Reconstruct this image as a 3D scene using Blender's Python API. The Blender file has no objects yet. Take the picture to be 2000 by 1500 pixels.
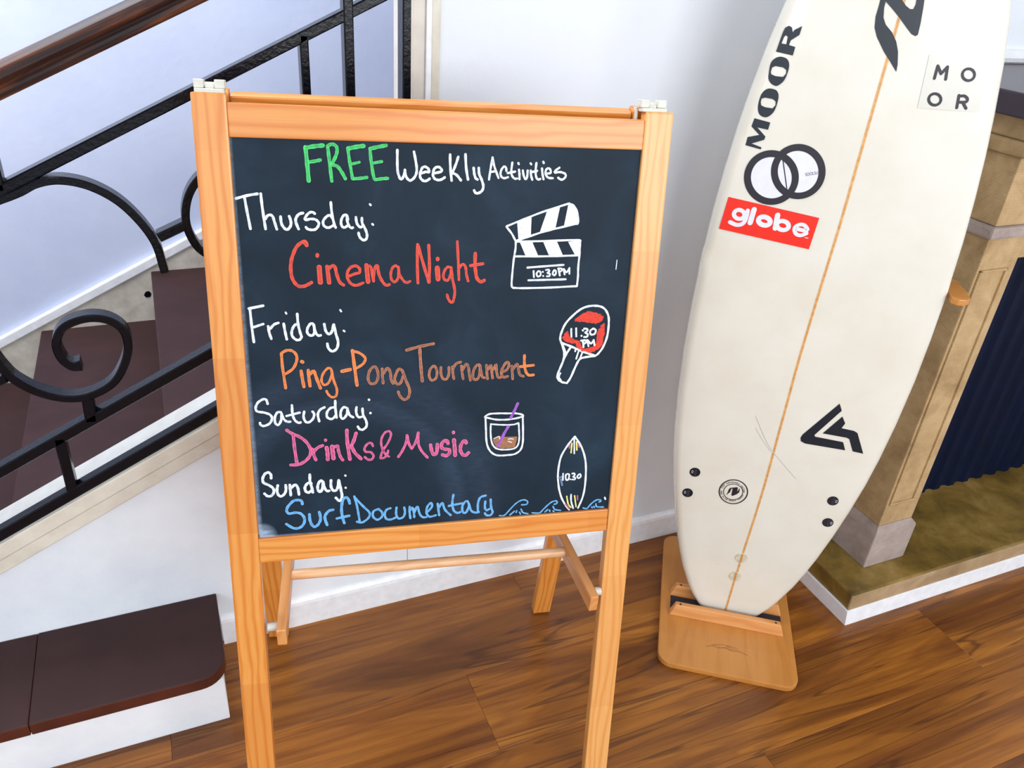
import bpy, bmesh, math, random
from mathutils import Vector, Matrix
from mathutils.geometry import tessellate_polygon
random.seed(7)
SC=bpy.context.scene; COL=SC.collection
# ------------------------------------------------------------------ camera
cam=bpy.data.cameras.new('camera'); co=bpy.data.objects.new('camera',cam); COL.objects.link(co); SC.camera=co
R0=Vector((0.91793189,-0.39048804,0.07014361)); D0=Vector((-0.1392425,-0.48264398,-0.864677)); F0=Vector((0.37150042,0.78394763,-0.49740683))
co.matrix_world=Matrix(((R0.x,-D0.x,-F0.x,0),(R0.y,-D0.y,-F0.y,0),(R0.z,-D0.z,-F0.z,1.5),(0,0,0,1)))
cam.sensor_fit='HORIZONTAL'; cam.sensor_width=36; cam.lens=1549.83/2000*36; cam.clip_start=.05
# ------------------------------------------------------------------ world, lights, exposure
W=bpy.data.worlds.new('world'); SC.world=W; W.use_nodes=True
bgn=W.node_tree.nodes['Background']; bgn.inputs[0].default_value=(.80,.90,1,1); bgn.inputs[1].default_value=1.15
def area(name,loc,target,sx,sy,power,color):
    l=bpy.data.lights.new(name,'AREA'); l.shape='RECTANGLE'; l.size=sx; l.size_y=sy; l.energy=power; l.color=color
    o=bpy.data.objects.new(name,l); COL.objects.link(o); o.location=loc
    o.rotation_euler=(Vector(target)-Vector(loc)).to_track_quat('-Z','Y').to_euler(); return o
area('window_light',(1.05,-2.35,1.9),(0.5,1.3,0.75),2.3,1.7,72,(.97,.985,1))
area('fill_light_left',(-1.9,-1.9,1.9),(0.1,1.4,0.6),1.6,1.6,24,(.95,.98,1))  # unseen fill lamp added to brighten the left side, not a window
area('window_light_right',(3.2,-1.2,1.6),(1.6,1.0,0.5),1.0,1.5,13,(1,.98,.95))
area('stairwell_light',(-0.6,1.9,2.6),(-0.2,2.2,0.4),1.6,.7,58,(.93,.96,1))
SC.view_settings.view_transform='Standard'; SC.view_settings.look='None'; SC.view_settings.gamma=1; SC.view_settings.use_curve_mapping=False
SC.view_settings.exposure=0.0
# ------------------------------------------------------------------ helpers
def lin(c):
    return tuple(((x/255)/12.92 if x/255<=.04045 else ((x/255+.055)/1.055)**2.4) for x in c)+(1,)
def link(o,parent=None):
    COL.objects.link(o)
    if parent is not None: o.parent=parent
    return o
def frame(o,x,y,z): 
    return Matrix(((x[0],y[0],z[0],o[0]),(x[1],y[1],z[1],o[1]),(x[2],y[2],z[2],o[2]),(0,0,0,1)))
def wmat(o):
    m=o.matrix_basis.copy()
    return (wmat(o.parent)@m) if o.parent else m
def put(name,bm,mat,parent=None,M=Matrix(),smooth=False,bevel=0,seg=2,label=None):
    me=bpy.data.meshes.new(name); 
    bmesh.ops.recalc_face_normals(bm,faces=bm.faces)
    if bevel: bmesh.ops.bevel(bm,geom=[e for e in bm.edges],offset=bevel,segments=seg,profile=.6,affect='EDGES',clamp_overlap=True)
    bm.to_mesh(me); bm.free()
    if mat: me.materials.append(mat)
    if smooth:
        for p in me.polygons: p.use_smooth=True
    o=bpy.data.objects.new(name,me); COL.objects.link(o)
    if parent is not None:
        o.parent=parent; o.matrix_basis=wmat(parent).inverted()@M
    else: o.matrix_basis=M
    if label: o['label']=label
    return o
def thing(name,label,cat,M):
    o=bpy.data.objects.new(name,None); COL.objects.link(o); o.matrix_basis=M; o.empty_display_size=.1
    o['label']=label; o['category']=cat; return o
def structure(o,label=None):
    o['kind']='structure'
    if label: o['label']=label
    return o
def bbox(x0,x1,y0,y1,z0,z1,bm=None):
    bm=bm or bmesh.new()
    v=[bm.verts.new((x,y,z)) for x in (x0,x1) for y in (y0,y1) for z in (z0,z1)]
    for f in ((0,1,3,2),(4,6,7,5),(0,4,5,1),(2,3,7,6),(0,2,6,4),(1,5,7,3)): bm.faces.new([v[i] for i in f])
    return bm
def hexa(pts,bm=None):   # 8 points: 4 of one end loop, 4 of the other
    bm=bm or bmesh.new(); v=[bm.verts.new(p) for p in pts]
    for f in ((3,2,1,0),(4,5,6,7),(0,1,5,4),(1,2,6,5),(2,3,7,6),(3,0,4,7)): bm.faces.new([v[i] for i in f])
    return bm
def prism(poly,z0,z1,bm=None,M=None):    # polygon in xy extruded in z (ngon caps)
    bm=bm or bmesh.new(); M=M or Matrix()
    a=[bm.verts.new(M@Vector((p[0],p[1],z0))) for p in poly]; b=[bm.verts.new(M@Vector((p[0],p[1],z1))) for p in poly]
    bm.faces.new(list(reversed(a))); bm.faces.new(b)
    n=len(poly)
    for i in range(n): bm.faces.new([a[i],a[(i+1)%n],b[(i+1)%n],b[i]])
    return bm
def cyl(p,q,r,n=20,bm=None,r2=None):
    bm=bm or bmesh.new(); p=Vector(p);q=Vector(q); d=(q-p).normalized(); a=d.orthogonal().normalized(); b=d.cross(a); r2=r if r2 is None else r2
    A=[bm.verts.new(p+(a*math.cos(t)+b*math.sin(t))*r) for t in [2*math.pi*i/n for i in range(n)]]
    B=[bm.verts.new(q+(a*math.cos(t)+b*math.sin(t))*r2) for t in [2*math.pi*i/n for i in range(n)]]
    bm.faces.new(list(reversed(A)));bm.faces.new(B)
    for i in range(n): bm.faces.new([A[i],A[(i+1)%n],B[(i+1)%n],B[i]])
    return bm
def smooth_path(P,seg=6):
    P=[Vector(p) for p in P]; Q=[P[0]]+P+[P[-1]]; out=[]
    for i in range(1,len(Q)-2):
        p0,p1,p2,p3=Q[i-1:i+3]
        for k in range(seg):
            t=k/seg; out.append(.5*((2*p1)+(-p0+p2)*t+(2*p0-5*p1+4*p2-p3)*t*t+(-p0+3*p1-3*p2+p3)*t**3))
    out.append(P[-1]); return out
def strap(path,y0,y1,w,bm=None,taper=None):   # path of (x,z) in the railing plane; bar w wide, from y0 to y1 deep
    bm=bm or bmesh.new(); n=len(path); rows=[]
    for i,p in enumerate(path):
        a=path[max(0,i-1)];b=path[min(n-1,i+1)]; t=(b-a).normalized(); nn=Vector((-t.y,t.x)); ww=w*(taper(i/(n-1)) if taper else 1)
        l=p+nn*ww/2; r=p-nn*ww/2; c=.0022
        rows.append([bm.verts.new(q) for q in ((l.x-nn.x*c,y0,l.y-nn.y*c),(r.x+nn.x*c,y0,r.y+nn.y*c),(r.x,y0+c,r.y),(r.x,y1,r.y),(l.x,y1,l.y),(l.x,y0+c,l.y))])
    for A,B in zip(rows,rows[1:]):
        for k in range(6): bm.faces.new([A[k],A[(k+1)%6],B[(k+1)%6],B[k]])
    bm.faces.new(rows[0]); bm.faces.new(list(reversed(rows[-1])))
    return bm
# ------------------------------------------------------------------ materials
class NT:
    def __init__(s,name):
        s.m=bpy.data.materials.new(name); s.m.use_nodes=True; s.t=s.m.node_tree; s.b=s.t.nodes['Principled BSDF']
    def n(s,typ,**k):
        x=s.t.nodes.new(typ)
        for a,b in k.items(): setattr(x,a,b)
        return x
    def set(s,sock,v):
        if isinstance(v,bpy.types.NodeSocket): s.t.links.new(v,sock)
        else: sock.default_value=v
    def math(s,op,a,b=None,c=None):
        x=s.n('ShaderNodeMath',operation=op); s.set(x.inputs[0],a)
        if b is not None: s.set(x.inputs[1],b)
        if c is not None: s.set(x.inputs[2],c)
        return x.outputs[0]
    def coord(s,rand=0,scale=(1,1,1),space='Object'):
        tc=s.n('ShaderNodeTexCoord').outputs[space]
        if rand:
            oi=s.n('ShaderNodeObjectInfo').outputs['Random']; c=s.n('ShaderNodeCombineXYZ')
            s.set(c.inputs[0],s.math('MULTIPLY',oi,rand)); s.set(c.inputs[1],s.math('MULTIPLY',oi,rand*.37)); s.set(c.inputs[2],s.math('MULTIPLY',oi,rand*.73))
            va=s.n('ShaderNodeVectorMath',operation='ADD'); s.set(va.inputs[0],tc); s.set(va.inputs[1],c.outputs[0]); tc=va.outputs[0]
        mp=s.n('ShaderNodeVectorMath',operation='MULTIPLY'); s.set(mp.inputs[0],tc); mp.inputs[1].default_value=scale
        return mp.outputs[0]
    def noise(s,vec,scale=5,detail=4,rough=.55,dist=0):
        x=s.n('ShaderNodeTexNoise'); s.set(x.inputs['Vector'],vec); x.inputs['Scale'].default_value=scale; x.inputs['Detail'].default_value=detail
        x.inputs['Roughness'].default_value=rough; x.inputs['Distortion'].default_value=dist; return x.outputs[0]
    def ramp(s,fac,stops,interp='LINEAR'):
        x=s.n('ShaderNodeValToRGB'); s.set(x.inputs[0],fac); cr=x.color_ramp; cr.interpolation=interp
        while len(cr.elements)<len(stops): cr.elements.new(.5)
        for e,(p,c) in zip(cr.elements,stops): e.position=p; e.color=c if len(c)==4 else lin(c)
        return x.outputs[0]
    def mix(s,fac,a,b,mode='MIX'):
        x=s.n('ShaderNodeMix',data_type='RGBA',blend_type=mode); s.set(x.inputs[0],fac); s.set(x.inputs[6],a if not isinstance(a,tuple) else (a if len(a)==4 else lin(a))); s.set(x.inputs[7],b if not isinstance(b,tuple) else (b if len(b)==4 else lin(b))); return x.outputs[2]
    def bump(s,h,strength=.2,dist=.002):
        x=s.n('ShaderNodeBump'); x.inputs['Strength'].default_value=strength; x.inputs['Distance'].default_value=dist; s.set(x.inputs['Height'],h); s.t.links.new(x.outputs[0],s.b.inputs['Normal'])
    def fin(s,col,rough=.5,**k):
        s.set(s.b.inputs['Base Color'],col if not isinstance(col,tuple) else (col if len(col)==4 else lin(col))); s.set(s.b.inputs['Roughness'],rough)
        for a,b in k.items(): s.set(s.b.inputs[a.replace('_',' ')],b)
        return s.m
def plain(name,c,rough=.5,var=.06,scale=30,bump=0,**k):
    s=NT(name); v=s.coord(); n=s.noise(v,scale,3)
    d=tuple(max(0,x*(1-var)) for x in c); l=tuple(min(255,x*(1+var*.5)) for x in c)
    col=s.ramp(n,[(.3,d),(.7,l)])
    if bump: s.bump(s.noise(v,scale*3,3),bump,.002)
    return s.fin(col,rough,**k)
def pine(name,light,mid,dark,freq=430,rough=.33):
    s=NT(name); v=s.coord(9,(1,1,1)); sep=s.n('ShaderNodeSeparateXYZ'); s.set(sep.inputs[0],v)
    warp=s.noise(s.coord(9,(1.6,9,9)),2.2,2,.5,.4)
    t=s.math('ADD',s.math('MULTIPLY',sep.outputs[1],freq),s.math('MULTIPLY',sep.outputs[2],freq*.45))
    t=s.math('ADD',t,s.math('MULTIPLY',warp,17))
    w=s.math('MULTIPLY_ADD',s.math('SINE',t),.5,.5); w=s.math('POWER',w,2.2)
    fine=s.noise(s.coord(9,(4,130,130)),3,3)
    seg=s.math('FLOOR',s.math('MULTIPLY',sep.outputs[0],3.4)); wn=s.n('ShaderNodeTexWhiteNoise',noise_dimensions='1D'); s.set(wn.inputs['W'],seg)
    base=s.mix(w,light,mid); base=s.mix(s.math('MULTIPLY',s.math('SUBTRACT',fine,.35),.55),base,dark)
    base=s.mix(s.math('MULTIPLY',wn.outputs[0],.28),base,dark)
    s.bump(fine,.12,.001)
    return s.fin(base,rough,Coat_Weight=.25,Coat_Roughness=.25)
PINE=pine('pine',(226,156,78),(212,130,52),(184,94,28))
PINE_LIT=pine('pine_lit',(232,172,102),(220,150,76),(196,122,54))  # lit copy of the pine, window light put into the colour
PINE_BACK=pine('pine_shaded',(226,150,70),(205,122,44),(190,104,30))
BASEWOOD=pine('oiled_plywood',(200,136,64),(190,124,54),(172,106,42),freq=60,rough=.4)
SLATWOOD=pine('slat_wood',(222,158,94),(208,140,76),(190,118,58),freq=300,rough=.4)
def floorwood():
    s=NT('laminate_plank')
    rnd=s.n('ShaderNodeObjectInfo').outputs['Random']
    a=s.noise(s.coord(31,(.75,6.5,1)),1.5,3,.5,1.0)
    fib=s.noise(s.coord(23,(3.5,120,1)),2.5,4,.6,.1)
    med=s.noise(s.coord(17,(1.1,26,1)),2.0,3,.5,.25)
    rings=s.math('MULTIPLY_ADD',s.math('SINE',s.math('MULTIPLY',a,64)),.5,.5)
    col=s.ramp(a,[(.30,(98,62,26)),(.43,(138,90,38)),(.55,(170,114,48)),(.70,(184,128,60))])
    col=s.mix(s.math('MULTIPLY',s.math('POWER',rings,2.5),.30),col,(104,58,30))
    col=s.mix(s.math('MULTIPLY',s.ramp(med,[(.35,(1,1,1,1)),(.56,(0,0,0,1))]),.62),col,(108,62,34))
    vein=s.ramp(s.noise(s.coord(41,(.34,6.5,1)),2.4,2,.45,1.1),[(.435,(0,0,0,1)),(.452,(1,1,1,1)),(.47,(0,0,0,1))])
    col=s.mix(s.math('MULTIPLY',vein,.72),col,(58,32,24))
    col=s.mix(s.math('MULTIPLY',s.ramp(fib,[(.3,(1,1,1,1)),(.7,(0,0,0,1))]),.30),col,(92,54,30))
    b=med; c=fib
    tint=s.ramp(rnd,[(0,(236,212,190)),(.35,(255,243,215)),(.7,(252,230,180)),(1,(236,214,196))])
    col=s.mix(.85,col,tint,'MULTIPLY')
    s.bump(s.math('ADD',b,c),.10,.001)
    return s.fin(col,s.math('MULTIPLY_ADD',b,.12,.22),Specular_IOR_Level=.38)
FLOORW=floorwood()
def wallpaint(name,c,c2,rough=.7,sc=2.2):
    s=NT(name); v=s.coord(); n=s.noise(v,sc,6,.6); f=s.noise(v,45,4)
    s.bump(s.math('ADD',n,s.math('MULTIPLY',f,.35)),.22,.01)
    return s.fin(s.ramp(n,[(.3,c2),(.65,c)]),rough)
WALL=wallpaint('wall_paint_white',(233,237,242),(224,229,236)); WALL_ST=wallpaint('stair_wall_paint',(206,214,236),(192,200,226),.6)
WALL_LOW=wallpaint('stringer_paint',(238,242,246),(222,227,235),.55,5)
CREAM=wallpaint('cream_trim_paint',(226,220,205),(206,198,182),.5,14); TRIMW=plain('white_gloss_trim',(238,239,242),.35,.04,40,.05)
SKIRT=wallpaint('cream_skirt_paint',(212,204,190),(176,168,155),.6,16); CASING=plain('casing_paint',(214,206,194),.45,.05,20,.05)
CURB=wallpaint('curb_top_paint',(196,195,190),(182,180,174),.5,18)
TREAD=plain('oxblood_tread_paint',(56,34,33),.55,.12,9,.2,Specular_IOR_Level=.2); TREAD_F=plain('oxblood_edge_paint',(78,36,26),.35,.2,14,.2)
IRON=None
s=NT('black_painted_iron'); v=s.coord(); s.bump(s.noise(v,120,4,.6),.4,.002); IRON=s.fin(s.ramp(s.noise(v,60,3),[(.35,(4,7,14)),(.8,(9,13,24))]),.22,Specular_IOR_Level=.26)
s=NT('handrail_varnish'); v=s.coord(0,(3,40,40)); n=s.noise(v,1.6,5,.6,.6); s.bump(n,.2,.002)
HANDR=s.fin(s.ramp(n,[(.36,(24,11,12)),(.50,(44,22,17)),(.62,(84,42,18)),(.74,(118,66,26))]),.5,Specular_IOR_Level=.3)
def chalkboard_mat():
    s=NT('chalkboard_slate'); v=s.coord(); sep=s.n('ShaderNodeSeparateXYZ'); s.set(sep.inputs[0],v); x,y=sep.outputs[0],sep.outputs[1]
    n=s.noise(v,7,6,.62,.5); f=s.noise(s.coord(0,(1,3,1)),60,3)
    col=s.ramp(n,[(.3,(18,31,43)),(.55,(24,40,54)),(.78,(35,55,71))])
    # wiped arc of chalk dust, centred low left
    d=s.n('ShaderNodeVectorMath',operation='DISTANCE'); s.set(d.inputs[0],v); d.inputs[1].default_value=(.16,-.62,0)
    arc=s.ramp(d.outputs['Value'],[(.15,(0,0,0,1)),(.185,(.35,.35,.35,1)),(.20,(.1,.1,.1,1)),(.23,(.25,.25,.25,1)),(.26,(0,0,0,1))])
    col=s.mix(s.math('MULTIPLY',s.math('MULTIPLY',arc,f),.55),col,(104,124,156))
    ex=s.math('SUBTRACT',1,s.math('MULTIPLY',s.math('ABSOLUTE',s.math('SUBTRACT',x,.0205)),150)); ex=s.math('MAXIMUM',ex,0)
    ey=s.math('MAXIMUM',s.math('SUBTRACT',1,s.math('MULTIPLY',s.math('ABSOLUTE',s.math('SUBTRACT',y,-.6625)),220)),0)
    d2=s.n('ShaderNodeVectorMath',operation='DISTANCE'); s.set(d2.inputs[0],v); d2.inputs[1].default_value=(.024,-.661,0)
    cor=s.math('MAXIMUM',s.math('SUBTRACT',1,s.math('MULTIPLY',d2.outputs['Value'],38)),0)
    m=s.math('MINIMUM',s.math('MULTIPLY',s.math('ADD',s.math('ADD',ex,ey),s.math('MULTIPLY',cor,2.2)),s.math('MULTIPLY',f,.9)),.75)
    col=s.mix(m,col,(168,190,216))
    s.bump(f,.06,.0006)
    return s.fin(col,.55,Specular_IOR_Level=.16)
SLATE=chalkboard_mat()
def chalk(name,edge,core,fade=0.0,rough=.6):
    s=NT(name); uv=s.n('ShaderNodeUVMap').outputs[0]; sep=s.n('ShaderNodeSeparateXYZ'); s.set(sep.inputs[0],uv)
    e=s.math('MULTIPLY',s.math('ABSOLUTE',s.math('SUBTRACT',sep.outputs[0],.5)),2); e=s.math('POWER',e,1.6)
    col=s.mix(e,core,edge); v=s.coord(); n=s.noise(v,170,3); b=s.noise(v,26,2)
    f=s.math('MULTIPLY',s.math('MAXIMUM',s.math('SUBTRACT',n,.42),0),1.2)
    if fade: f=s.math('MINIMUM',s.math('ADD',f,s.math('MULTIPLY',s.math('MULTIPLY',s.math('SUBTRACT',1,e),b),fade)),1)
    col=s.mix(f,col,(30,40,51)); return s.fin(col,rough)
MAT={'white':chalk('chalk_white',(242,248,255),(226,236,250)),'green':chalk('chalk_green',(96,222,124),(24,200,92),.25),'red':chalk('chalk_red',(236,88,62),(226,56,26),.3),
 'orange':chalk('chalk_orange',(250,150,84),(240,122,40),.25),'orange_faded':chalk('chalk_orange_faded',(218,146,106),(190,104,56),.95),'pink':chalk('chalk_pink',(246,130,176),(232,84,146),.55),
 'blue':chalk('chalk_blue',(132,196,244),(92,174,238),.2),'red_fill':chalk('chalk_red_fill',(222,58,26),(232,46,12),.15),'brown':chalk('chalk_brown',(160,108,70),(176,104,44),.5),
 'purple':chalk('chalk_purple',(176,110,214),(154,78,196),.15),'yellow':chalk('chalk_yellow',(240,240,140),(230,226,110)),'pink_faded':chalk('chalk_pink_faded',(214,120,146),(180,84,112),.2),
 'smear':chalk('chalk_smear',(130,156,190),(110,136,176),.6),
 'navy':plain('navy_vinyl',(12,24,38),.35,.08,60),'charcoal':plain('charcoal_vinyl',(32,28,38),.35,.06,60),'white_vinyl':plain('white_vinyl',(226,228,240),.3,.02,60),
 'red_vinyl':plain('red_vinyl',(236,38,14),.3,.03,60),'clear_vinyl':plain('clear_sticker_film',(219,218,208),.15,.02,20),'scratch':plain('scratch_grey',(196,196,188),.5,.05,60)}
s=NT('surfboard_glass'); v=s.coord(); n=s.noise(v,5,5,.6); d=s.noise(v,38,6,.7)
col=s.ramp(n,[(.3,(219,214,198)),(.6,(226,223,211)),(.8,(229,226,216))]); col=s.mix(s.ramp(d,[(.66,(0,0,0,1)),(.76,(.35,.35,.35,1))]),col,(186,180,164))
HULL=s.fin(col,.22,Coat_Weight=.6,Coat_Roughness=.12)
STRING=plain('stringer_wood',(222,172,112),.35,.12,120); STRING_D=plain('stringer_dark',(196,140,78),.35,.1,120)
PLUG=plain('black_plug_plastic',(22,26,38),.15,.1,60); RESIN=plain('clear_resin_disc',(206,198,174),.1,.1,90)
PLASTIC=plain('white_plastic',(206,204,192),.4,.03,60); MATT_DARK=plain('matt_dark',(42,38,46),.9,.1,200)
def stone(name,c1,c2,c3,band=0,rough=.75,sc=9):
    s=NT(name); v=s.coord(); n=s.noise(v,sc,7,.65,.3); f=s.noise(v,140,3)
    h=s.math('ADD',s.math('MULTIPLY',f,.5),n)
    if band:
        sep=s.n('ShaderNodeSeparateXYZ'); s.set(sep.inputs[0],v); w=s.math('SINE',s.math('ADD',s.math('MULTIPLY',sep.outputs[2],band),s.math('MULTIPLY',n,16))); h=s.math('ADD',h,s.math('MULTIPLY',w,.13))
    s.bump(h,.5,.003); return s.fin(s.ramp(n,[(.3,c1),(.5,c2),(.72,c3)]),rough)
STONE=stone('sandstone',(146,118,78),(180,150,106),(200,172,128),1500); STONE_G=stone('sandstone_plinth',(134,118,108),(162,146,138),(184,170,160))
HEARTH=stone('hearth_stone',(76,60,28),(128,102,44),(170,140,80),0,.3,7); HEARTH_E=stone('hearth_edge_stone',(138,112,78),(164,136,100),(186,160,126))
FIREBACK=plain('navy_fireback',(5,17,42),.5,.15,12,.1,Specular_IOR_Level=.15); SHELF=plain('dark_mantel_stain',(62,50,62),.35,.1,30)
# ------------------------------------------------------------------ setting
YW=1.438
fl=structure(put('floor',bbox(-2.6,3.4,-2.2,2.6,-.05,-.012),plain('subfloor',(60,42,28),.8)),'floor of brown wood-look laminate planks')
def plank(x0,x1,y0,y1):
    g=.00025; L=x1-x0-2*g
    bm=bbox(-L/2,L/2,-(y1-y0)/2+g,(y1-y0)/2-g,-.0118,0)
    put('plank',bm,FLOORW,fl,Matrix.Translation(((x0+x1)/2,(y0+y1)/2,0)),bevel=.0004,seg=1)
seams={0:.383,1:.491,-1:1.023,2:-.14,3:.72,-2:.06,-3:.66,-4:1.2}
for r in range(-13,4):
    y0=.745+.205*r; y1=min(y0+.205,1.4355)
    s0=seams.get(r,random.uniform(0,1.3)); xs=[]; x=s0
    while x>-2.5: x-=1.317
    while x<3.4+1.317: xs.append(x); x+=1.317
    for a,b_ in zip(xs,xs[1:]):
        a2=max(a,-2.5); b2=min(b_,3.35)
        if b2-a2>.03: plank(a2,b2,y0,y1)
CX=.433   # right edge of the stair opening
ZC=lambda x: .415+.500*(x+.376)   # curb top
# stringer wall below the stairs
def stringer():
    bm=bmesh.new(); poly=[(-2.4,0),(CX+.02,0),(CX+.02,ZC(CX+.02)-.075),(-1.05,ZC(-1.05)-.075),(-2.4,.0)]
    poly=[(-1.05,0),(CX+.001,0),(CX+.001,ZC(CX)-.07),(-1.05,max(.005,ZC(-1.05)-.07))]
    return prism(poly,0,.1,M=Matrix(((1,0,0,0),(0,0,1,YW),(0,1,0,0),(0,0,0,1))))
XZ=Matrix(((1,0,0,0),(0,0,1,0),(0,1,0,0),(0,0,0,1)))
wl=structure(put('wall_left',stringer(),WALL_LOW),'white plaster wall under the rising stairs')
wb=structure(put('wall_back',bbox(CX,3.4,YW,YW+.1,0,2.7),WALL),'white wall behind the easel and surfboard')
structure(put('wall_stairwell',bbox(-2.6,2.4,2.575,2.675,-.05,2.75),WALL_ST),'bluish white wall behind the stair railing')
structure(put('wall_right',bbox(3.4,3.5,-2.2,1.54,0,2.7),WALL))
structure(put('wall_side',bbox(-2.6,-2.5,-2.2,2.6,0,2.7),WALL))
structure(put('ceiling',bbox(-2.6,3.5,-2.2,2.7,2.7,2.8),WALL))
# baseboard (two lengths: under the wall and under the stairs), with sloped cap
def profile_x(poly,x0,x1):   # poly in (y,z)
    bm=bmesh.new(); a=[bm.verts.new((x0,p[0],p[1])) for p in poly]; b=[bm.verts.new((x1,p[0],p[1])) for p in poly]; n=len(poly)
    bm.faces.new(a); bm.faces.new(list(reversed(b)))
    for i in range(n): bm.faces.new([a[i],b[i],b[(i+1)%n],a[(i+1)%n]])
    return bm
structure(put('baseboard_back',profile_x([(1.4265,0),(1.4265,.066),(1.4285,.074),(1.434,.082),(YW+.001,.084),(YW+.001,0)],-.0125,1.466),TRIMW),'white baseboard along the wall')
# stair opening casing
trim=structure(put('trim_1',bbox(CX,CX+.024,1.4265,YW+.001,ZC(CX)-.02,2.7),CASING,bevel=.003),'grey-beige casing on the edge of the stair opening')
put('casing_bead',bbox(CX+.024,CX+.034,1.421,YW+.001,ZC(CX+.03)-.02,2.7),TRIMW,trim,bevel=.002)
put('casing_outer',bbox(CX+.034,CX+.052,1.4265,YW+.001,ZC(CX+.04)-.02,2.7),CREAM,trim,bevel=.003)
put('casing_return',bbox(CX-.002,CX+.001,1.4265,YW+.098,ZC(CX)-.02,2.7),CASING,trim)
# sloped curb and moulding
def slope_bar(x0,x1,f0,f1,y0,y1,bm=None):
    return hexa([(x0,y0,f0(x0)),(x0,y1,f0(x0)),(x0,y1,f1(x0)),(x0,y0,f1(x0)),(x1,y0,f0(x1)),(x1,y1,f0(x1)),(x1,y1,f1(x1)),(x1,y0,f1(x1))],bm)
tc=structure(put('trim_2',slope_bar(-1.05,CX+.0,lambda x:ZC(x)-.07,ZC,1.4265,1.5375),CURB),'painted curb capping the stair side')
put('moulding',slope_bar(-1.05,CX+.048,lambda x:ZC(x)-.036,lambda x:ZC(x)-.001,1.4195,1.4268),CREAM,tc,bevel=.003)
put('moulding',slope_bar(-1.05,CX+.048,lambda x:ZC(x)-.068,lambda x:ZC(x)-.038,1.4235,1.4268),CREAM,tc,bevel=.002)
# far skirting of the stairs
zs=lambda x:.313+.492*(x+.5137)
ts=structure(put('trim_3',slope_bar(-2.4,1.4,lambda x:zs(x)-.03,zs,2.553,2.576),TRIMW,bevel=.003),'white sloping skirt moulding on the stair wall')
put('skirt_board',slope_bar(-2.4,1.4,lambda x:zs(x)-.34,lambda x:zs(x)-.031,2.560,2.576),SKIRT,ts)
put('dark_hole',prism([(.0,.0),(.006,.010),(.016,.012),(.022,.003),(.017,-.008),(.005,-.009)],0,.002,M=Matrix(((1,0,0,-.097),(0,0,-1,2.5598),(0,1,0,.413),(0,0,0,1)))),IRON,ts)  # thin dark piece standing for a small hole in the skirt board
# ------------------------------------------------------------------ staircase
st=thing('staircase','dark oxblood painted staircase rising behind the black railing','stairs',Matrix.Translation((-.4,2.0,0)))
for k in range(-1,5):
    z=.49+.165*k; x0=-.066+.334*k; 
    put('tread',bbox(x0-.0,x0+.36,1.549,2.56,z-.03,z),TREAD,st,bevel=.004)
    put('riser',bbox(x0+.022,x0+.034,1.551,2.559,z-.165,z-.03),TREAD,st)
put('tread',bbox(-1.075,-.374,1.549,2.56,.13,.16),TREAD,st,bevel=.004)
put('landing_base',bbox(-1.07,-.38,1.552,2.558,0,.129),TREAD,st)
put('inner_stringer',slope_bar(-1.05,1.3,lambda x:ZC(x)-.35,lambda x:ZC(x)-.01,1.5385,1.548),CURB,st)
# outside bottom step
bs=thing('bottom_step','low wide bottom step with dark painted tread and white sides','step',Matrix.Translation((-.6,1.31,0)))
put('riser_box',bbox(-1.9,-.022,1.2185,YW-.001,0,.124),WALL_LOW,bs,bevel=.002)
def treadpoly(x0,x1,rnd):
    p=[(x0,YW-.0012),(x0,1.2025)]
    if rnd:
        r=.052; c=(x1-r,1.2025+r)
        p+= [(c[0]+r*math.sin(t),c[1]-r*math.cos(t)) for t in [math.pi/2*i/8 for i in range(9)]]
        p+=[(x1,YW-.0012)]
    else: p+=[(x1,1.2025),(x1,YW-.0012)]
    return p
def two_tone(o,mat2):
    o.data.materials.append(mat2)
    for f in o.data.polygons:
        if abs(f.normal.z)<.75: f.material_index=1
two_tone(put('tread_board',prism(treadpoly(-.366,-.0135,True),.1242,.1545),TREAD,bs,bevel=.003),TREAD_F)
two_tone(put('tread_board',prism(treadpoly(-1.92,-.3667,False),.1242,.1535),TREAD,bs,bevel=.003),TREAD_F)
# ------------------------------------------------------------------ railing
rl=thing('stair_railing','black wrought iron stair railing with scrolls and wooden handrail','railing',Matrix.Translation((-.4,1.44,.42)))
V2=Vector
Y0,Y1=1.4265,1.4525
def bar(name,a,b,w,y0=Y0,y1=Y1): return put(name,strap([V2(a),V2(b)],y0,y1,w),IRON,rl)
def lp(p,q,x): return (x,p[1]+(q[1]-p[1])*(x-p[0])/(q[0]-p[0]))
U=((-.2312,1.0889),(.2888,1.3408)); Lr=((-.3438,.5693),(.0408,.761)); B=((-.3744,.4277),(.0389,.6345)); Hd=((-.1959,1.2517),(.0506,1.3686))
bar('upper_rail',lp(*U,-.95),lp(*U,.425),.0175); bar('lower_rail',lp(*Lr,-.95),lp(*Lr,.425),.021); bar('bottom_rail',lp(*B,-1.0),lp(*B,.425),.0225,1.4262,1.4485)
hm=[]
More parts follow.
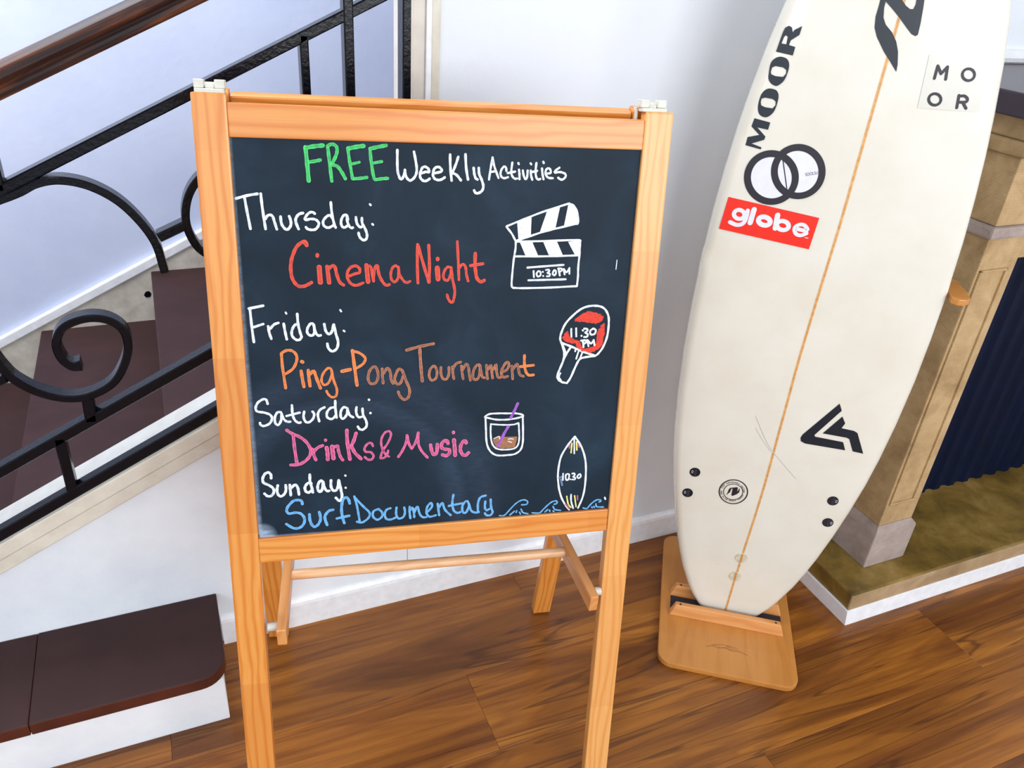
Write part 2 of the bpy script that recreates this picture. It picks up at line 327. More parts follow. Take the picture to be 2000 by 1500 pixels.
def handrail():
    a,b_=lp(*Hd,-1.1),lp(*Hd,.43); P=Vector((a[0],0,a[1]));Q=Vector((b_[0],0,b_[1])); d=(Q-P); L=d.length; d.normalize(); up=Vector((-d.z,0,d.x))
    prof=[(-.030,-.021),(.030,-.021),(.032,-.010),(.026,-.006),(.031,.004),(.026,.016),(.013,.0225),(-.013,.0225),(-.026,.016),(-.031,.004),(-.026,-.006),(-.032,-.010)]
    bm=bmesh.new(); A=[bm.verts.new((0,y,z)) for y,z in prof];Bv=[bm.verts.new((L,y,z)) for y,z in prof]; n=len(prof)
    bm.faces.new(A); bm.faces.new(list(reversed(Bv)))
    for i in range(n): bm.faces.new([A[i],Bv[i],Bv[(i+1)%n],A[(i+1)%n]])
    o=put('handrail',bm,HANDR,rl,frame((P.x,1.437,P.z),d,Vector((0,1,0)),d.cross(Vector((0,1,0)))),bevel=.003,label='brown varnished wooden handrail'); return o
handrail()
def lz(L,x): return lp(*L,x)[1]
bar('baluster',(.2492,lz(B,.25)),(.2492,lz(U,.25)),.0145); bar('baluster',(.3236,lz(B,.3236)),(.3236,lz(Hd,.3236)-.02),.0165,Y0-.002,Y1-.002); bar('end_post',(.4248,lz(B,.4248)-.01),(.4248,2.2),.0165,Y0,Y1+.006)
bar('baluster',(-.231,lz(U,-.231)),(-.231,lz(Hd,-.231)-.02),.014); bar('baluster',(-.238,lz(B,-.238)),(-.238,lz(Lr,-.238)),.0185)
bar('baluster',(.13,lz(B,.13)),(.13,lz(Lr,.13)),.0185); bar('baluster',(-.70,lz(B,-.70)),(-.70,lz(Hd,-.70)-.02),.0165)
bar('collar',(-.1775,.699),(-.1795,lz(Lr,-.1795)),.020)
arc=[(-.34,1.03),(-.28,1.058),(-.2118,1.0823),(-.1806,1.0971),(-.1476,1.1013),(-.1093,1.0913),(-.0721,1.0665),(-.0429,1.0298),(-.0227,.9875),(-.0163,.9447),(-.0147,.9321)]
put('scroll',strap(smooth_path(arc),Y0-.001,Y1+.001,.0135),IRON,rl)
arc2=[(.150,1.143),(.115,1.132),(.0665,1.0988),(.0448,1.0735),(.0336,1.0429),(.0321,1.0112),(.0403,.9826),(.0549,.9625),(.085,.945),(.13,.95),(.165,.985),(.165,1.03),(.13,1.055)]
put('scroll',strap(smooth_path(arc2),Y0-.001,Y1+.001,.0135),IRON,rl)
sp=[(-.405,1.00),(-.372,.94),(-.345,.895),(-.3239,.8638),(-.3059,.8133),(-.2944,.7797),(-.2806,.7541),(-.251,.7252),(-.2103,.7055),(-.169,.7060),(-.1266,.7296),(-.0985,.7800),(-.0955,.8229),(-.1154,.8497),(-.15,.8588),(-.188,.8468),(-.205,.8192),(-.2035,.7888),(-.1905,.7700),(-.1752,.7691)]
put('scroll',strap(smooth_path(sp),Y0-.001,Y1+.001,.0145,taper=lambda t:1+.5*max(0,(t-.93)/.07)),IRON,rl)
bar('link_bar',(-.0157,.9955),(.0330,1.0165),.0165); bar('link_bar',(-.50,.672),(-.2949,.7600),.016)
for p in ((-.0215,.977),(.035,1.004),(-.1755,.7055),(-.2975,.765)):
    put('rivet',cyl((p[0],Y0-.003,p[1]),(p[0],Y0+.002,p[1]),.0045,12),IRON,rl,smooth=False)
# ------------------------------------------------------------------ fireplace
fp=thing('fireplace','sandstone fireplace with dark corrugated fireback behind the surfboard','fireplace',Matrix.Translation((2.1,1.2,0)))
XF0,XF1=1.466,2.76
put('hearth_slab',bbox(XF0,XF1,.98,YW-.001,0,.097),HEARTH,fp,bevel=.006)
put('hearth_edge',bbox(XF0-.002,XF1+.002,.9775,.9835,.045,.0935),HEARTH_E,fp,bevel=.002)
def trimprof(L): return None
put('hearth_trim',hexa([(1.4640,.9745,.0475),(1.4700,.9700,.0),(1.4700,.979,.0),(1.4640,.979,.0475),(XF1+.01,.9745,.0475),(XF1+.01,.9700,.0),(XF1+.01,.979,.0),(XF1+.01,.979,.0475)]),TRIMW,fp,bevel=.0015,label='white painted trim strip')
put('hearth_trim',hexa([(1.4600,.9745,.0475),(1.4640,.9700,.0),(1.4700,.9700,.0),(1.4680,.9745,.0475),(1.4600,YW-.002,.0475),(1.4640,YW-.002,.0),(1.4700,YW-.002,0),(1.4680,YW-.002,.0475)]),TRIMW,fp,bevel=.0015,label='white painted trim strip')
def pilaster(xa,xb,mir):
    put('plinth',hexa([(xa-.007,1.049,.0972),(xb+.02,1.049,.0972),(xb+.02,YW-.002,.0972),(xa-.007,YW-.002,.0972),(xa-.007,1.049,.212),(xb+.02,1.049,.212),(xb+.02,YW-.002,.212),(xa-.007,YW-.002,.212)]),STONE_G,fp,bevel=.004)
    put('plinth_cap',hexa([(xa-.006,1.050,.212),(xb+.019,1.050,.212),(xb+.019,YW-.002,.212),(xa-.006,YW-.002,.212),(xa,1.0565,.232),(xb,1.0565,.232),(xb,YW-.002,.232),(xa,YW-.002,.232)]),STONE_G,fp)
    put('pilaster',bbox(xa,xb,1.0565,YW-.002,.232,1.006),STONE,fp,bevel=.003)
    for x in (xa+.007,xb-.030):
        put('panel_moulding',bbox(x,x+.006,1.0515,1.0575,.305,.936),STONE,fp,bevel=.002)
    put('panel_moulding',bbox(xa+.007,xb-.024,1.0515,1.0575,.930,.936),STONE,fp,bevel=.002)
    put('panel_moulding',bbox(xa+.007,xb-.024,1.0515,1.0575,.299,.305),STONE,fp,bevel=.002)
    put('capital',bbox(xa-.009,xb+.012,1.0475,YW-.002,1.0065,1.033),STONE_G,fp,bevel=.006)
pilaster(1.5745,1.691,0); pilaster(2.52,2.637,1)
put('lintel',bbox(1.6915,2.5195,1.062,YW-.002,.952,1.0063),STONE,fp,bevel=.003)
put('frieze',bbox(1.5765,2.635,1.0555,YW-.002,1.0335,1.176),STONE,fp,bevel=.003)
put('cornice',bbox(1.563,2.648,1.042,YW-.002,1.1765,1.206),STONE,fp,bevel=.006)
put('cornice',bbox(1.572,2.64,1.050,YW-.002,1.2065,1.2505),STONE,fp,bevel=.004)
put('mantel_shelf',bbox(1.528,2.70,1.00,YW-.002,1.251,1.2965),SHELF,fp,bevel=.004,label='dark stained mantel shelf')
put('firebox_side',bbox(1.6915,1.72,1.075,YW-.003,.0972,.9515),STONE_G,fp); put('firebox_side',bbox(2.49,2.5195,1.075,YW-.003,.0972,.9515),STONE_G,fp)
def corrug():
    bm=bmesh.new(); prev=None; n=0; x=1.705
    xs=[]
    while x<2.51:
        ph=(x-1.705)/.062*2*math.pi; y=1.252+.007*max(-.6,min(.75,math.sin(ph)*1.35)); xs.append((x,y)); x+=.062/14
    for x,y in xs:
        a=[bm.verts.new((x,y,.0975)),bm.verts.new((x,y,.951)),bm.verts.new((x,y+.012,.951)),bm.verts.new((x,y+.012,.0975))]
        if prev:
            for k in range(4): bm.faces.new([prev[k],a[k],a[(k+1)%4],prev[(k+1)%4]])
        else: bm.faces.new(a)
        prev=a
    bm.faces.new(list(reversed(prev))); return bm
put('fireback',corrug(),FIREBACK,fp,label='dark navy corrugated metal fireback')
# wall moulding above the mantel
tw=structure(put('trim_4',profile_x([(1.4265,1.300),(1.4225,1.310),(1.4265,1.326),(YW+.001,1.330),(YW+.001,1.296)],1.75,3.39),TRIMW),'white moulding on the wall above the mantel')
put('panel_line',profile_x([(1.431,1.262),(1.4275,1.268),(1.431,1.276),(YW+.001,1.278),(YW+.001,1.260)],1.75,3.39),TRIMW,tw)
# ------------------------------------------------------------------ easel
P=Vector((0.071933978484518,1.1603975244395288,1.2716444454244942)); Ue=Vector((0.9766676847466559,-0.21475621893581306,0)); Ve=Vector((0.039033909920646315,0.17751829780632108,0.9833430773744498)); Ne=Vector((-0.2111790412136435,-0.9603994066909556,0.1817591598235061)); Be=Vector((0.21475621893581306,0.9766676847466559,0))
gl=P-Ve*(P.z/Ve.z); base=Vector((gl.x,gl.y,0))+Ue*.31+Be*.24
ez=thing('easel','pine A-frame easel holding a chalkboard of weekly activities','easel',frame(base,Ue,Be,Vector((0,0,1))))
EF=frame(P,Ue,Ve,Ne)   # u right, v up, n to the viewer
def board(name,a,b,w0,w1,t,mat,F,n0=0.0,bev=.003,label=None,taperpts=None):
    # timber from a to b (u,v) with end widths; local x along the grain
    a=Vector((a[0],a[1],0)); b=Vector((b[0],b[1],0)); d=(b-a); L=d.length; d.normalize(); s=Vector((-d.y,d.x,0))
    bm=hexa([(0,-w0/2,-t),(0,w0/2,-t),(0,w0/2,0),(0,-w0/2,0),(L,-w1/2,-t),(L,w1/2,-t),(L,w1/2,0),(L,-w1/2,0)])
    M=F@frame((a.x,a.y,n0),d,s,Vector((0,0,1)))
    return put(name,bm,mat,ez,M,bevel=bev,label=label)
VF=-P.z/Ve.z+.004
board('post',(-.0095,VF),(.0015,.0125),.0475,.0452,.022,PINE,EF,label='left front post')
board('post',(.6265,VF),(.6340,.0085),.0465,.0440,.022,PINE_LIT,EF,label='right front post, window light painted in as paler pine')
def quadboard(name,pts,t,mat,n0):
    # pts: bl, br, tr, tl in (u,v); grain along u
    o=Vector((pts[0][0],pts[0][1],0)); q=[Vector((p[0],p[1],0))-o for p in pts]
    bm=hexa([tuple(q[0]-Vector((0,0,t))),tuple(q[3]-Vector((0,0,t))),tuple(q[3]),tuple(q[0]),tuple(q[1]-Vector((0,0,t))),tuple(q[2]-Vector((0,0,t))),tuple(q[2]),tuple(q[1])])
    return put(name,bm,mat,ez,EF@Matrix.Translation((o.x,o.y,n0)),bevel=.002)
quadboard('top_rail',[(.0238,-.0434),(.6122,-.0462),(.6122,-.0030),(.0238,.0012)],.017,PINE,-.001)
quadboard('bottom_rail',[(.0185,-.7072),(.6066,-.6921),(.6066,-.6497),(.0185,-.6623)],.017,PINE,-.001)
PB=P+Ne*-.006
BF=frame(PB,Ue,Ve,Ne)
cb=put('chalkboard',bbox(.0205,.6135,-.672,-.040,-.005,0),SLATE,ez,BF,label='black slate chalkboard with handwritten coloured chalk')
def parse(s):
    for it in s.split(';'):
        h,b=it.split('|')
        if h=='P': yield 'p',0,[[tuple(int(t)*1e-4 for t in q.split(',')) for q in r.split(' ')] for r in b.split('/')]
        else: yield 's',int(h)*1e-4,[tuple(int(t)*1e-4 for t in q.split(',')) for q in b.split(' ')]
def ink(data,h0,off=lambda u,v:0,dh=.00003,hmax=8,wob=.10):
    """flat ribbons and fills of chalk or vinyl lying on a surface; x,y along it, z off it"""
    bm=bmesh.new(); uvl=bm.loops.layers.uv.new('UVMap'); k=0
    def face(vs,us):
        f=bm.faces.new(vs)
        for l,u in zip(f.loops,us): l[uvl].uv=(u,0)
    for kind,w,pts in parse(data):
        k=(k+1)%hmax; h=h0+dh*k
        if kind=='p':
            rings=[[Vector((p[0],p[1],0)) for p in r] for r in pts]; flat=[p for r in rings for p in r]
            vs=[bm.verts.new((p.x,p.y,h+off(p.x,p.y))) for p in flat]
            for t in tessellate_polygon(rings):
                if len(set(t))==3:
                    try: face([vs[i] for i in t],(.0,.0,.0))
                    except ValueError: pass
            continue
        P_=[Vector(p) for p in pts]; Q=[P_[0]]
        for p in P_[1:]:
            if (p-Q[-1]).length>1e-5: Q.append(p)
        if len(Q)==1: Q.append(Q[0]+Vector((2e-4,0)))
        n=len(Q); r=w/2; rows=[]
        closed=(Q[0]-Q[-1]).length<1.2e-3 and n>6
        for i,p in enumerate(Q):
            a=Q[max(0,i-1)]; b=Q[min(n-1,i+1)]
            if closed and i in (0,n-1): a=Q[-2]; b=Q[1]
            t=(b-a); t=t.normalized() if t.length>1e-7 else Vector((1,0)); s_=Vector((-t.y,t.x)); rr=r*(1+wob*math.sin(i*1.7+k))
            rows.append([bm.verts.new((q.x,q.y,h+off(q.x,q.y))) for q in (p+s_*rr,p,p-s_*rr)])
        for A,B_ in zip(rows,rows[1:]):
            face([A[0],A[1],B_[1],B_[0]],(0,.5,.5,0)); face([A[1],A[2],B_[2],B_[1]],(.5,1,1,.5))
        if not closed:
            for p,q in ((Q[0],Q[1]),(Q[-1],Q[-2])):
                t=(p-q).normalized(); s_=Vector((-t.y,t.x)); c=bm.verts.new((p.x,p.y,h+off(p.x,p.y)+dh*.5)); arc=[]
                for j in range(7):
                    an=math.pi*j/6; d=s_*math.cos(an)+t*math.sin(an); q2=p+d*r; arc.append(bm.verts.new((q2.x,q2.y,h+off(q2.x,q2.y)+dh*.5)))
                for x,y in zip(arc,arc[1:]): face([c,x,y],(.5,0,0))
    for f in bm.faces:
        if f.normal.z<0 or (f.normal_update() or f.normal.z<0): f.normal_flip()
    return bm
def put_ink(name,bm,mat,parent,M,label):
    me=bpy.data.meshes.new(name); bm.to_mesh(me); bm.free(); me.materials.append(mat); o=bpy.data.objects.new(name,me); COL.objects.link(o)
    o.parent=parent; o.matrix_basis=wmat(parent).inverted()@M; o['label']=label; return o
CHALK=[
 ('lettering','green chalk lettering FREE','green','55|1228,-542 1231,-582 1234,-639 1238,-703 1241,-765 1244,-827 1247,-893 1249,-952 1251,-994;55|1235,-549 1257,-545 1289,-538 1324,-531 1357,-526 1387,-521 1418,-518 1445,-515 1464,-513;45|1270,-740 1286,-737 1308,-733 1333,-729 1354,-724 1374,-720 1393,-716 1409,-712 1421,-709;45|1529,-532 1533,-572 1537,-630 1543,-696 1548,-758 1553,-821 1558,-889 1563,-949 1567,-992;45|1530,-518 1540,-512 1555,-504 1571,-496 1586,-493 1601,-494 1616,-498 1630,-506 1641,-515 1649,-527 1654,-542 1656,-558 1656,-576 1653,-597 1647,-619 1638,-643 1628,-667 1615,-693 1599,-721 1583,-747 1572,-765;46|1582,-771 1595,-773 1613,-776 1633,-781 1652,-791 1668,-807 1684,-828 1698,-851 1712,-873 1725,-896 1737,-920 1748,-942 1755,-957;42|1801,-539 1805,-571 1810,-617 1816,-671 1823,-725 1831,-784 1840,-851 1849,-912 1855,-955;43|1855,-955 1870,-954 1892,-954 1918,-952 1944,-950 1973,-946 2005,-942 2034,-937 2055,-934;56|1811,-545 1830,-541 1856,-535 1886,-528 1914,-522 1943,-517 1973,-512 2001,-508 2020,-506;35|1857,-752 1957,-727;43|2108,-538 2110,-570 2112,-615 2116,-667 2121,-718 2128,-773 2135,-833 2144,-888 2152,-929 2158,-950 2169,-959 2180,-960 2198,-960 2220,-956 2244,-952 2267,-948 2289,-946 2312,-944 2332,-942 2346,-941;49|2118,-538 2136,-534 2161,-528 2190,-521 2218,-515 2248,-508 2281,-501 2311,-495 2332,-491;39|2142,-735 2268,-712'),
 ('lettering','white chalk lettering Weekly Activities','white','36|2489,-550 2488,-585 2487,-637 2487,-692 2486,-739 2487,-773 2487,-801 2489,-827 2492,-852 2498,-878 2507,-904 2515,-927 2524,-943 2538,-953 2553,-943 2561,-931 2569,-914 2577,-895 2583,-878 2587,-862 2590,-846 2591,-831 2593,-821;36|2593,-821 2594,-834 2595,-853 2597,-873 2601,-892 2608,-909 2616,-926 2627,-941 2637,-952 2647,-960 2657,-964 2668,-966 2680,-962 2695,-953 2711,-939 2727,-922 2739,-904 2748,-885 2755,-865 2760,-842 2762,-818 2761,-791 2758,-761 2753,-729 2748,-698 2742,-663 2735,-626 2728,-592 2723,-568;36|2835,-859 2846,-855 2861,-850 2878,-844 2894,-840 2908,-841 2922,-844 2934,-845 2942,-834 2938,-820 2931,-805 2923,-793 2912,-784 2898,-777 2884,-771 2872,-770 2852,-776 2843,-784 2835,-795 2827,-812 2819,-833 2813,-855 2809,-874 2808,-890 2808,-905 2811,-919 2816,-931 2825,-943 2837,-955 2851,-964 2864,-970 2877,-971 2891,-968 2904,-963 2916,-958 2934,-946 2945,-936;36|3026,-856 3045,-851 3073,-845 3101,-838 3118,-829 3122,-818 3118,-805 3109,-792 3100,-783 3090,-776 3079,-771 3067,-769 3055,-769 3044,-773 3032,-779 3020,-787 3011,-799 3004,-814 2998,-833 2994,-853 2993,-871 2994,-887 2998,-902 3004,-916 3012,-928 3022,-937 3035,-944 3050,-949 3063,-952 3077,-953 3090,-951 3103,-948 3115,-944 3129,-937 3143,-928 3155,-920 3163,-914;36|3239,-595 3239,-624 3240,-664 3241,-711 3244,-758 3248,-810 3254,-867 3260,-919 3264,-956;36|3357,-624 3351,-644 3342,-673 3332,-705 3321,-735 3309,-765 3296,-797 3283,-824 3274,-844;37|3274,-847 3286,-852 3302,-859 3321,-867 3338,-879 3355,-895 3372,-916 3388,-936 3399,-950;37|3461,-586 3463,-621 3466,-671 3470,-725 3475,-775 3482,-821 3490,-868 3498,-909 3504,-937;37|3583,-773 3586,-789 3589,-813 3592,-838 3596,-859 3601,-877 3606,-892 3611,-906 3616,-917 3631,-929 3643,-935;37|3659,-772 3660,-787 3661,-809 3663,-834 3668,-858 3676,-880 3687,-901 3698,-923 3708,-944 3716,-967 3724,-989 3730,-1011 3732,-1032 3731,-1050 3727,-1068 3720,-1084 3711,-1098 3698,-1110 3682,-1120 3666,-1127 3651,-1132 3640,-1133 3620,-1126 3607,-1115 3600,-1098 3597,-1092;31|3858,-620 3854,-645 3848,-680 3842,-720 3836,-761 3829,-805 3823,-855 3817,-900 3814,-932;31|3858,-620 3863,-642 3869,-673 3877,-709 3888,-745 3903,-787 3923,-834 3941,-877 3954,-907;31|3830,-826 3901,-814;31|4069,-807 4066,-782 4063,-767 4059,-756 4046,-745 4029,-746 4019,-754 4009,-766 3999,-780 3992,-794 3987,-808 3984,-823 3982,-838 3982,-852 3985,-865 3990,-877 3996,-887 4003,-896 4020,-906 4042,-910 4055,-907 4071,-903 4085,-897 4095,-894;31|4152,-686 4150,-711 4146,-749 4142,-788 4142,-820 4145,-842 4149,-859 4156,-873 4163,-885 4172,-896 4183,-904 4193,-910 4212,-915 4228,-911 4233,-910;31|4089,-836 4199,-812;32|4256,-785 4258,-796 4260,-811 4263,-829 4266,-847 4267,-866 4268,-887 4268,-907 4269,-920;31|4242,-691 4250,-705;32|4314,-795 4317,-810 4321,-832 4326,-855 4332,-875 4340,-891 4349,-906 4358,-917 4371,-919 4380,-897 4383,-881 4385,-861 4386,-835 4386,-810 4387,-794;32|4433,-793 4434,-804 4435,-821 4437,-840 4440,-858 4445,-876 4451,-895 4458,-912 4462,-924;31|4426,-691 4437,-704;32|4513,-685 4512,-706 4509,-737 4507,-770 4507,-799 4508,-822 4510,-843 4514,-863 4518,-879 4524,-893 4531,-905 4539,-913 4556,-920 4576,-914 4582,-911;32|4453,-814 4530,-794;32|4602,-760 4604,-775 4607,-796 4610,-819 4614,-841 4618,-861 4624,-882 4629,-901 4633,-914;32|4616,-665 4625,-683;32|4672,-832 4685,-831 4705,-829 4725,-826 4737,-820 4738,-796 4733,-783 4727,-772 4710,-758 4691,-755 4674,-767 4666,-777 4662,-788 4659,-801 4659,-817 4660,-833 4665,-847 4672,-860 4681,-872 4693,-883 4706,-890 4722,-895 4742,-896 4760,-896 4773,-897;32|4866,-744 4853,-753 4834,-767 4815,-781 4802,-793 4794,-808 4803,-815 4818,-814 4838,-811 4860,-807 4881,-806 4901,-809 4921,-814 4939,-820 4953,-827 4963,-835 4972,-853 4966,-875 4956,-888 4945,-900 4934,-909 4915,-915 4895,-913 4884,-908 4872,-901 4862,-893 4855,-888'),
 ('lettering','white chalk lettering Thursday','white','37|259,-1250 285,-1242 323,-1231 364,-1219 404,-1209 443,-1201 485,-1193 522,-1187 548,-1183;37|370,-1223 374,-1261 380,-1316 386,-1377 393,-1437 400,-1498 408,-1565 415,-1625 420,-1667;37|592,-1181 593,-1207 594,-1245 596,-1288 598,-1333 601,-1381 605,-1433 609,-1485 612,-1531 616,-1573 620,-1613 623,-1646 625,-1669;37|635,-1526 645,-1506 652,-1495 660,-1485 676,-1474 694,-1471 713,-1474 723,-1480 732,-1490 738,-1507 744,-1529 749,-1553 754,-1576 761,-1601 768,-1629 774,-1654 779,-1671;38|840,-1495 840,-1512 841,-1537 842,-1564 846,-1587 852,-1606 860,-1623 869,-1638 878,-1650 887,-1661 897,-1669 906,-1675 927,-1673 938,-1665 949,-1655 957,-1644 965,-1632 970,-1620 975,-1606 977,-1592 978,-1578 977,-1563 975,-1548 972,-1534 969,-1521 965,-1508 961,-1496 958,-1489;38|1149,-1441 1123,-1446 1106,-1451 1091,-1459 1079,-1470 1067,-1485 1056,-1501 1049,-1516 1045,-1530 1043,-1543 1043,-1557 1046,-1574 1052,-1597 1062,-1624 1071,-1649 1078,-1666;36|1312,-1448 1299,-1436 1290,-1429 1268,-1426 1254,-1429 1241,-1435 1228,-1443 1214,-1455 1200,-1471 1188,-1487 1180,-1501 1174,-1513 1171,-1524 1178,-1538 1190,-1538 1208,-1533 1228,-1527 1246,-1523 1264,-1523 1282,-1523 1299,-1524 1314,-1529 1328,-1536 1340,-1546 1351,-1558 1358,-1569 1362,-1580 1362,-1591 1360,-1603 1356,-1615 1349,-1629 1338,-1644 1326,-1658 1313,-1668 1299,-1674 1282,-1677 1266,-1678 1250,-1677 1236,-1675 1222,-1672 1210,-1668 1200,-1663 1187,-1650 1181,-1640;36|1541,-1288 1542,-1318 1544,-1361 1547,-1409 1551,-1452 1556,-1489 1562,-1525 1569,-1557 1575,-1585 1580,-1606 1586,-1622 1592,-1634 1595,-1643;36|1555,-1509 1541,-1488 1532,-1476 1522,-1469 1500,-1472 1488,-1478 1475,-1487 1462,-1499 1449,-1514 1436,-1530 1427,-1545 1423,-1560 1421,-1576 1422,-1590 1425,-1603 1430,-1614 1438,-1624 1448,-1632 1458,-1638 1468,-1642 1479,-1645 1491,-1645 1503,-1644 1518,-1638 1535,-1629 1551,-1620 1562,-1614;36|1772,-1525 1769,-1503 1767,-1489 1762,-1479 1750,-1463 1734,-1459 1724,-1463 1713,-1472 1702,-1484 1693,-1497 1686,-1512 1680,-1530 1675,-1549 1673,-1567 1673,-1583 1676,-1599 1680,-1614 1685,-1625 1693,-1633 1712,-1642 1733,-1638 1745,-1629 1756,-1619 1764,-1613;36|1757,-1484 1758,-1500 1759,-1521 1762,-1545 1765,-1566 1771,-1584 1778,-1602 1785,-1618 1792,-1630 1807,-1643 1821,-1648 1835,-1643 1838,-1642;37|1886,-1495 1887,-1508 1888,-1527 1890,-1548 1893,-1565 1897,-1579 1902,-1591 1908,-1602 1915,-1612 1923,-1621 1932,-1628 1949,-1638 1959,-1634 1961,-1632;37|1970,-1506 1970,-1520 1969,-1539 1970,-1561 1974,-1582 1981,-1601 1992,-1620 2003,-1639 2012,-1658 2020,-1679 2028,-1701 2033,-1722 2037,-1741 2037,-1758 2035,-1774 2031,-1789 2026,-1800 2019,-1810 2011,-1818 2001,-1823 1979,-1821 1967,-1814 1954,-1804 1944,-1795 1937,-1785 1931,-1774 1926,-1763 1920,-1743 1918,-1724 1917,-1718;29|2088,-1307 2099,-1320;29|2114,-1588 2128,-1600'),
 ('lettering','red chalk lettering Cinema Night','red','48|1178,-1891 1175,-1869 1172,-1856 1159,-1843 1138,-1845 1123,-1851 1105,-1861 1084,-1875 1062,-1892 1042,-1914 1024,-1940 1007,-1972 992,-2006 978,-2039 966,-2072 956,-2104 948,-2138 942,-2173 938,-2210 937,-2249 938,-2288 941,-2323 945,-2353 952,-2381 960,-2406 971,-2428 984,-2449 999,-2467 1015,-2482 1032,-2494 1050,-2500 1068,-2501 1087,-2500 1105,-2498 1122,-2494 1139,-2487 1156,-2479 1171,-2472 1186,-2464 1200,-2455 1212,-2447 1220,-2442;54|1155,-1862 1178,-1899;51|1322,-2036 1319,-2053;75|1339,-2219 1346,-2439;60|1452,-2212 1472,-2447;46|1481,-2235 1497,-2217 1508,-2207 1519,-2201 1530,-2198 1542,-2197 1553,-2200 1562,-2209 1568,-2225 1572,-2248 1575,-2275 1580,-2303 1588,-2335 1598,-2371 1608,-2406 1620,-2433 1634,-2453 1651,-2467 1666,-2476 1677,-2484;41|1763,-2350 1780,-2344 1804,-2334 1830,-2324 1853,-2316 1871,-2311 1888,-2309 1902,-2305 1913,-2297 1918,-2285 1921,-2268 1919,-2251 1914,-2236 1904,-2224 1890,-2212 1873,-2202 1856,-2198 1838,-2200 1818,-2206 1799,-2215 1782,-2228 1766,-2245 1753,-2266 1742,-2289 1735,-2312 1732,-2335 1734,-2358 1739,-2382 1746,-2404 1755,-2424 1767,-2443 1781,-2460 1796,-2473 1812,-2482 1830,-2487 1850,-2490 1870,-2489 1893,-2483 1920,-2473 1944,-2462 1960,-2455;61|2016,-2191 2035,-2440;41|2049,-2207 2063,-2201 2082,-2222 2091,-2265 2100,-2326 2108,-2387 2114,-2429;42|2113,-2418 2114,-2401 2115,-2377 2117,-2349 2120,-2321 2126,-2291 2134,-2258 2143,-2228 2151,-2207 2158,-2196 2173,-2196 2179,-2207 2183,-2228 2186,-2258 2189,-2291 2195,-2322 2204,-2350 2215,-2378 2227,-2405 2240,-2428 2253,-2449 2267,-2467 2281,-2482 2295,-2492 2310,-2494 2325,-2491 2338,-2486 2347,-2482;38|2479,-2227 2463,-2210 2452,-2202 2441,-2198 2430,-2202 2417,-2210 2404,-2222 2394,-2236 2385,-2255 2378,-2277 2372,-2300 2369,-2323 2369,-2346 2371,-2370 2375,-2392 2382,-2410 2391,-2424 2403,-2436 2416,-2444 2428,-2444 2441,-2436 2455,-2422 2467,-2403 2477,-2381 2482,-2353 2485,-2320 2486,-2288 2488,-2266;38|2483,-2218 2485,-2237 2486,-2264 2490,-2295 2496,-2324 2507,-2350 2522,-2377 2538,-2401 2552,-2421 2564,-2435 2576,-2445 2587,-2452 2599,-2455 2613,-2454 2629,-2448 2642,-2441 2652,-2436;43|2769,-1885 2768,-1938 2765,-2015 2764,-2100 2763,-2180 2764,-2258 2767,-2339 2769,-2411 2771,-2461;43|2774,-1894 2787,-1941 2806,-2009 2827,-2086 2849,-2161 2871,-2239 2896,-2323 2919,-2399 2935,-2453;43|2932,-1894 2935,-1945 2938,-2020 2942,-2103 2944,-2181 2944,-2256 2942,-2334 2941,-2404 2939,-2453;54|3066,-2094 3066,-2107;70|3061,-2234 3074,-2405;39|3271,-2240 3250,-2227 3236,-2221 3223,-2220 3210,-2227 3197,-2238 3185,-2252 3175,-2269 3166,-2289 3159,-2312 3153,-2336 3151,-2356 3154,-2374 3159,-2391 3167,-2405 3176,-2415 3187,-2422 3199,-2427 3213,-2427 3225,-2421 3235,-2406 3246,-2385 3255,-2361 3263,-2337 3267,-2314 3269,-2288 3271,-2266 3271,-2250;40|3271,-2230 3275,-2262 3280,-2307 3286,-2358 3292,-2406 3302,-2452 3313,-2498 3323,-2543 3329,-2584 3329,-2622 3326,-2656 3321,-2687 3315,-2714 3310,-2736 3303,-2755 3295,-2768 3275,-2769 3261,-2756 3248,-2740 3237,-2723 3228,-2704 3221,-2682 3216,-2662 3212,-2648;39|3358,-1841 3362,-1893 3367,-1969 3372,-2054 3377,-2134 3381,-2212 3384,-2293 3388,-2366 3390,-2417;39|3393,-2240 3400,-2228 3411,-2209 3423,-2192 3435,-2182 3448,-2181 3461,-2185 3474,-2195 3485,-2212 3492,-2239 3497,-2276 3501,-2315 3506,-2349 3513,-2376 3521,-2402 3527,-2423 3532,-2437;51|3632,-2018 3632,-2057 3632,-2115 3633,-2177 3636,-2232 3641,-2277 3647,-2320 3654,-2358 3664,-2389 3677,-2413 3693,-2430 3709,-2442 3724,-2449 3740,-2449 3755,-2443 3769,-2435 3778,-2429;43|3562,-2202 3753,-2173'),
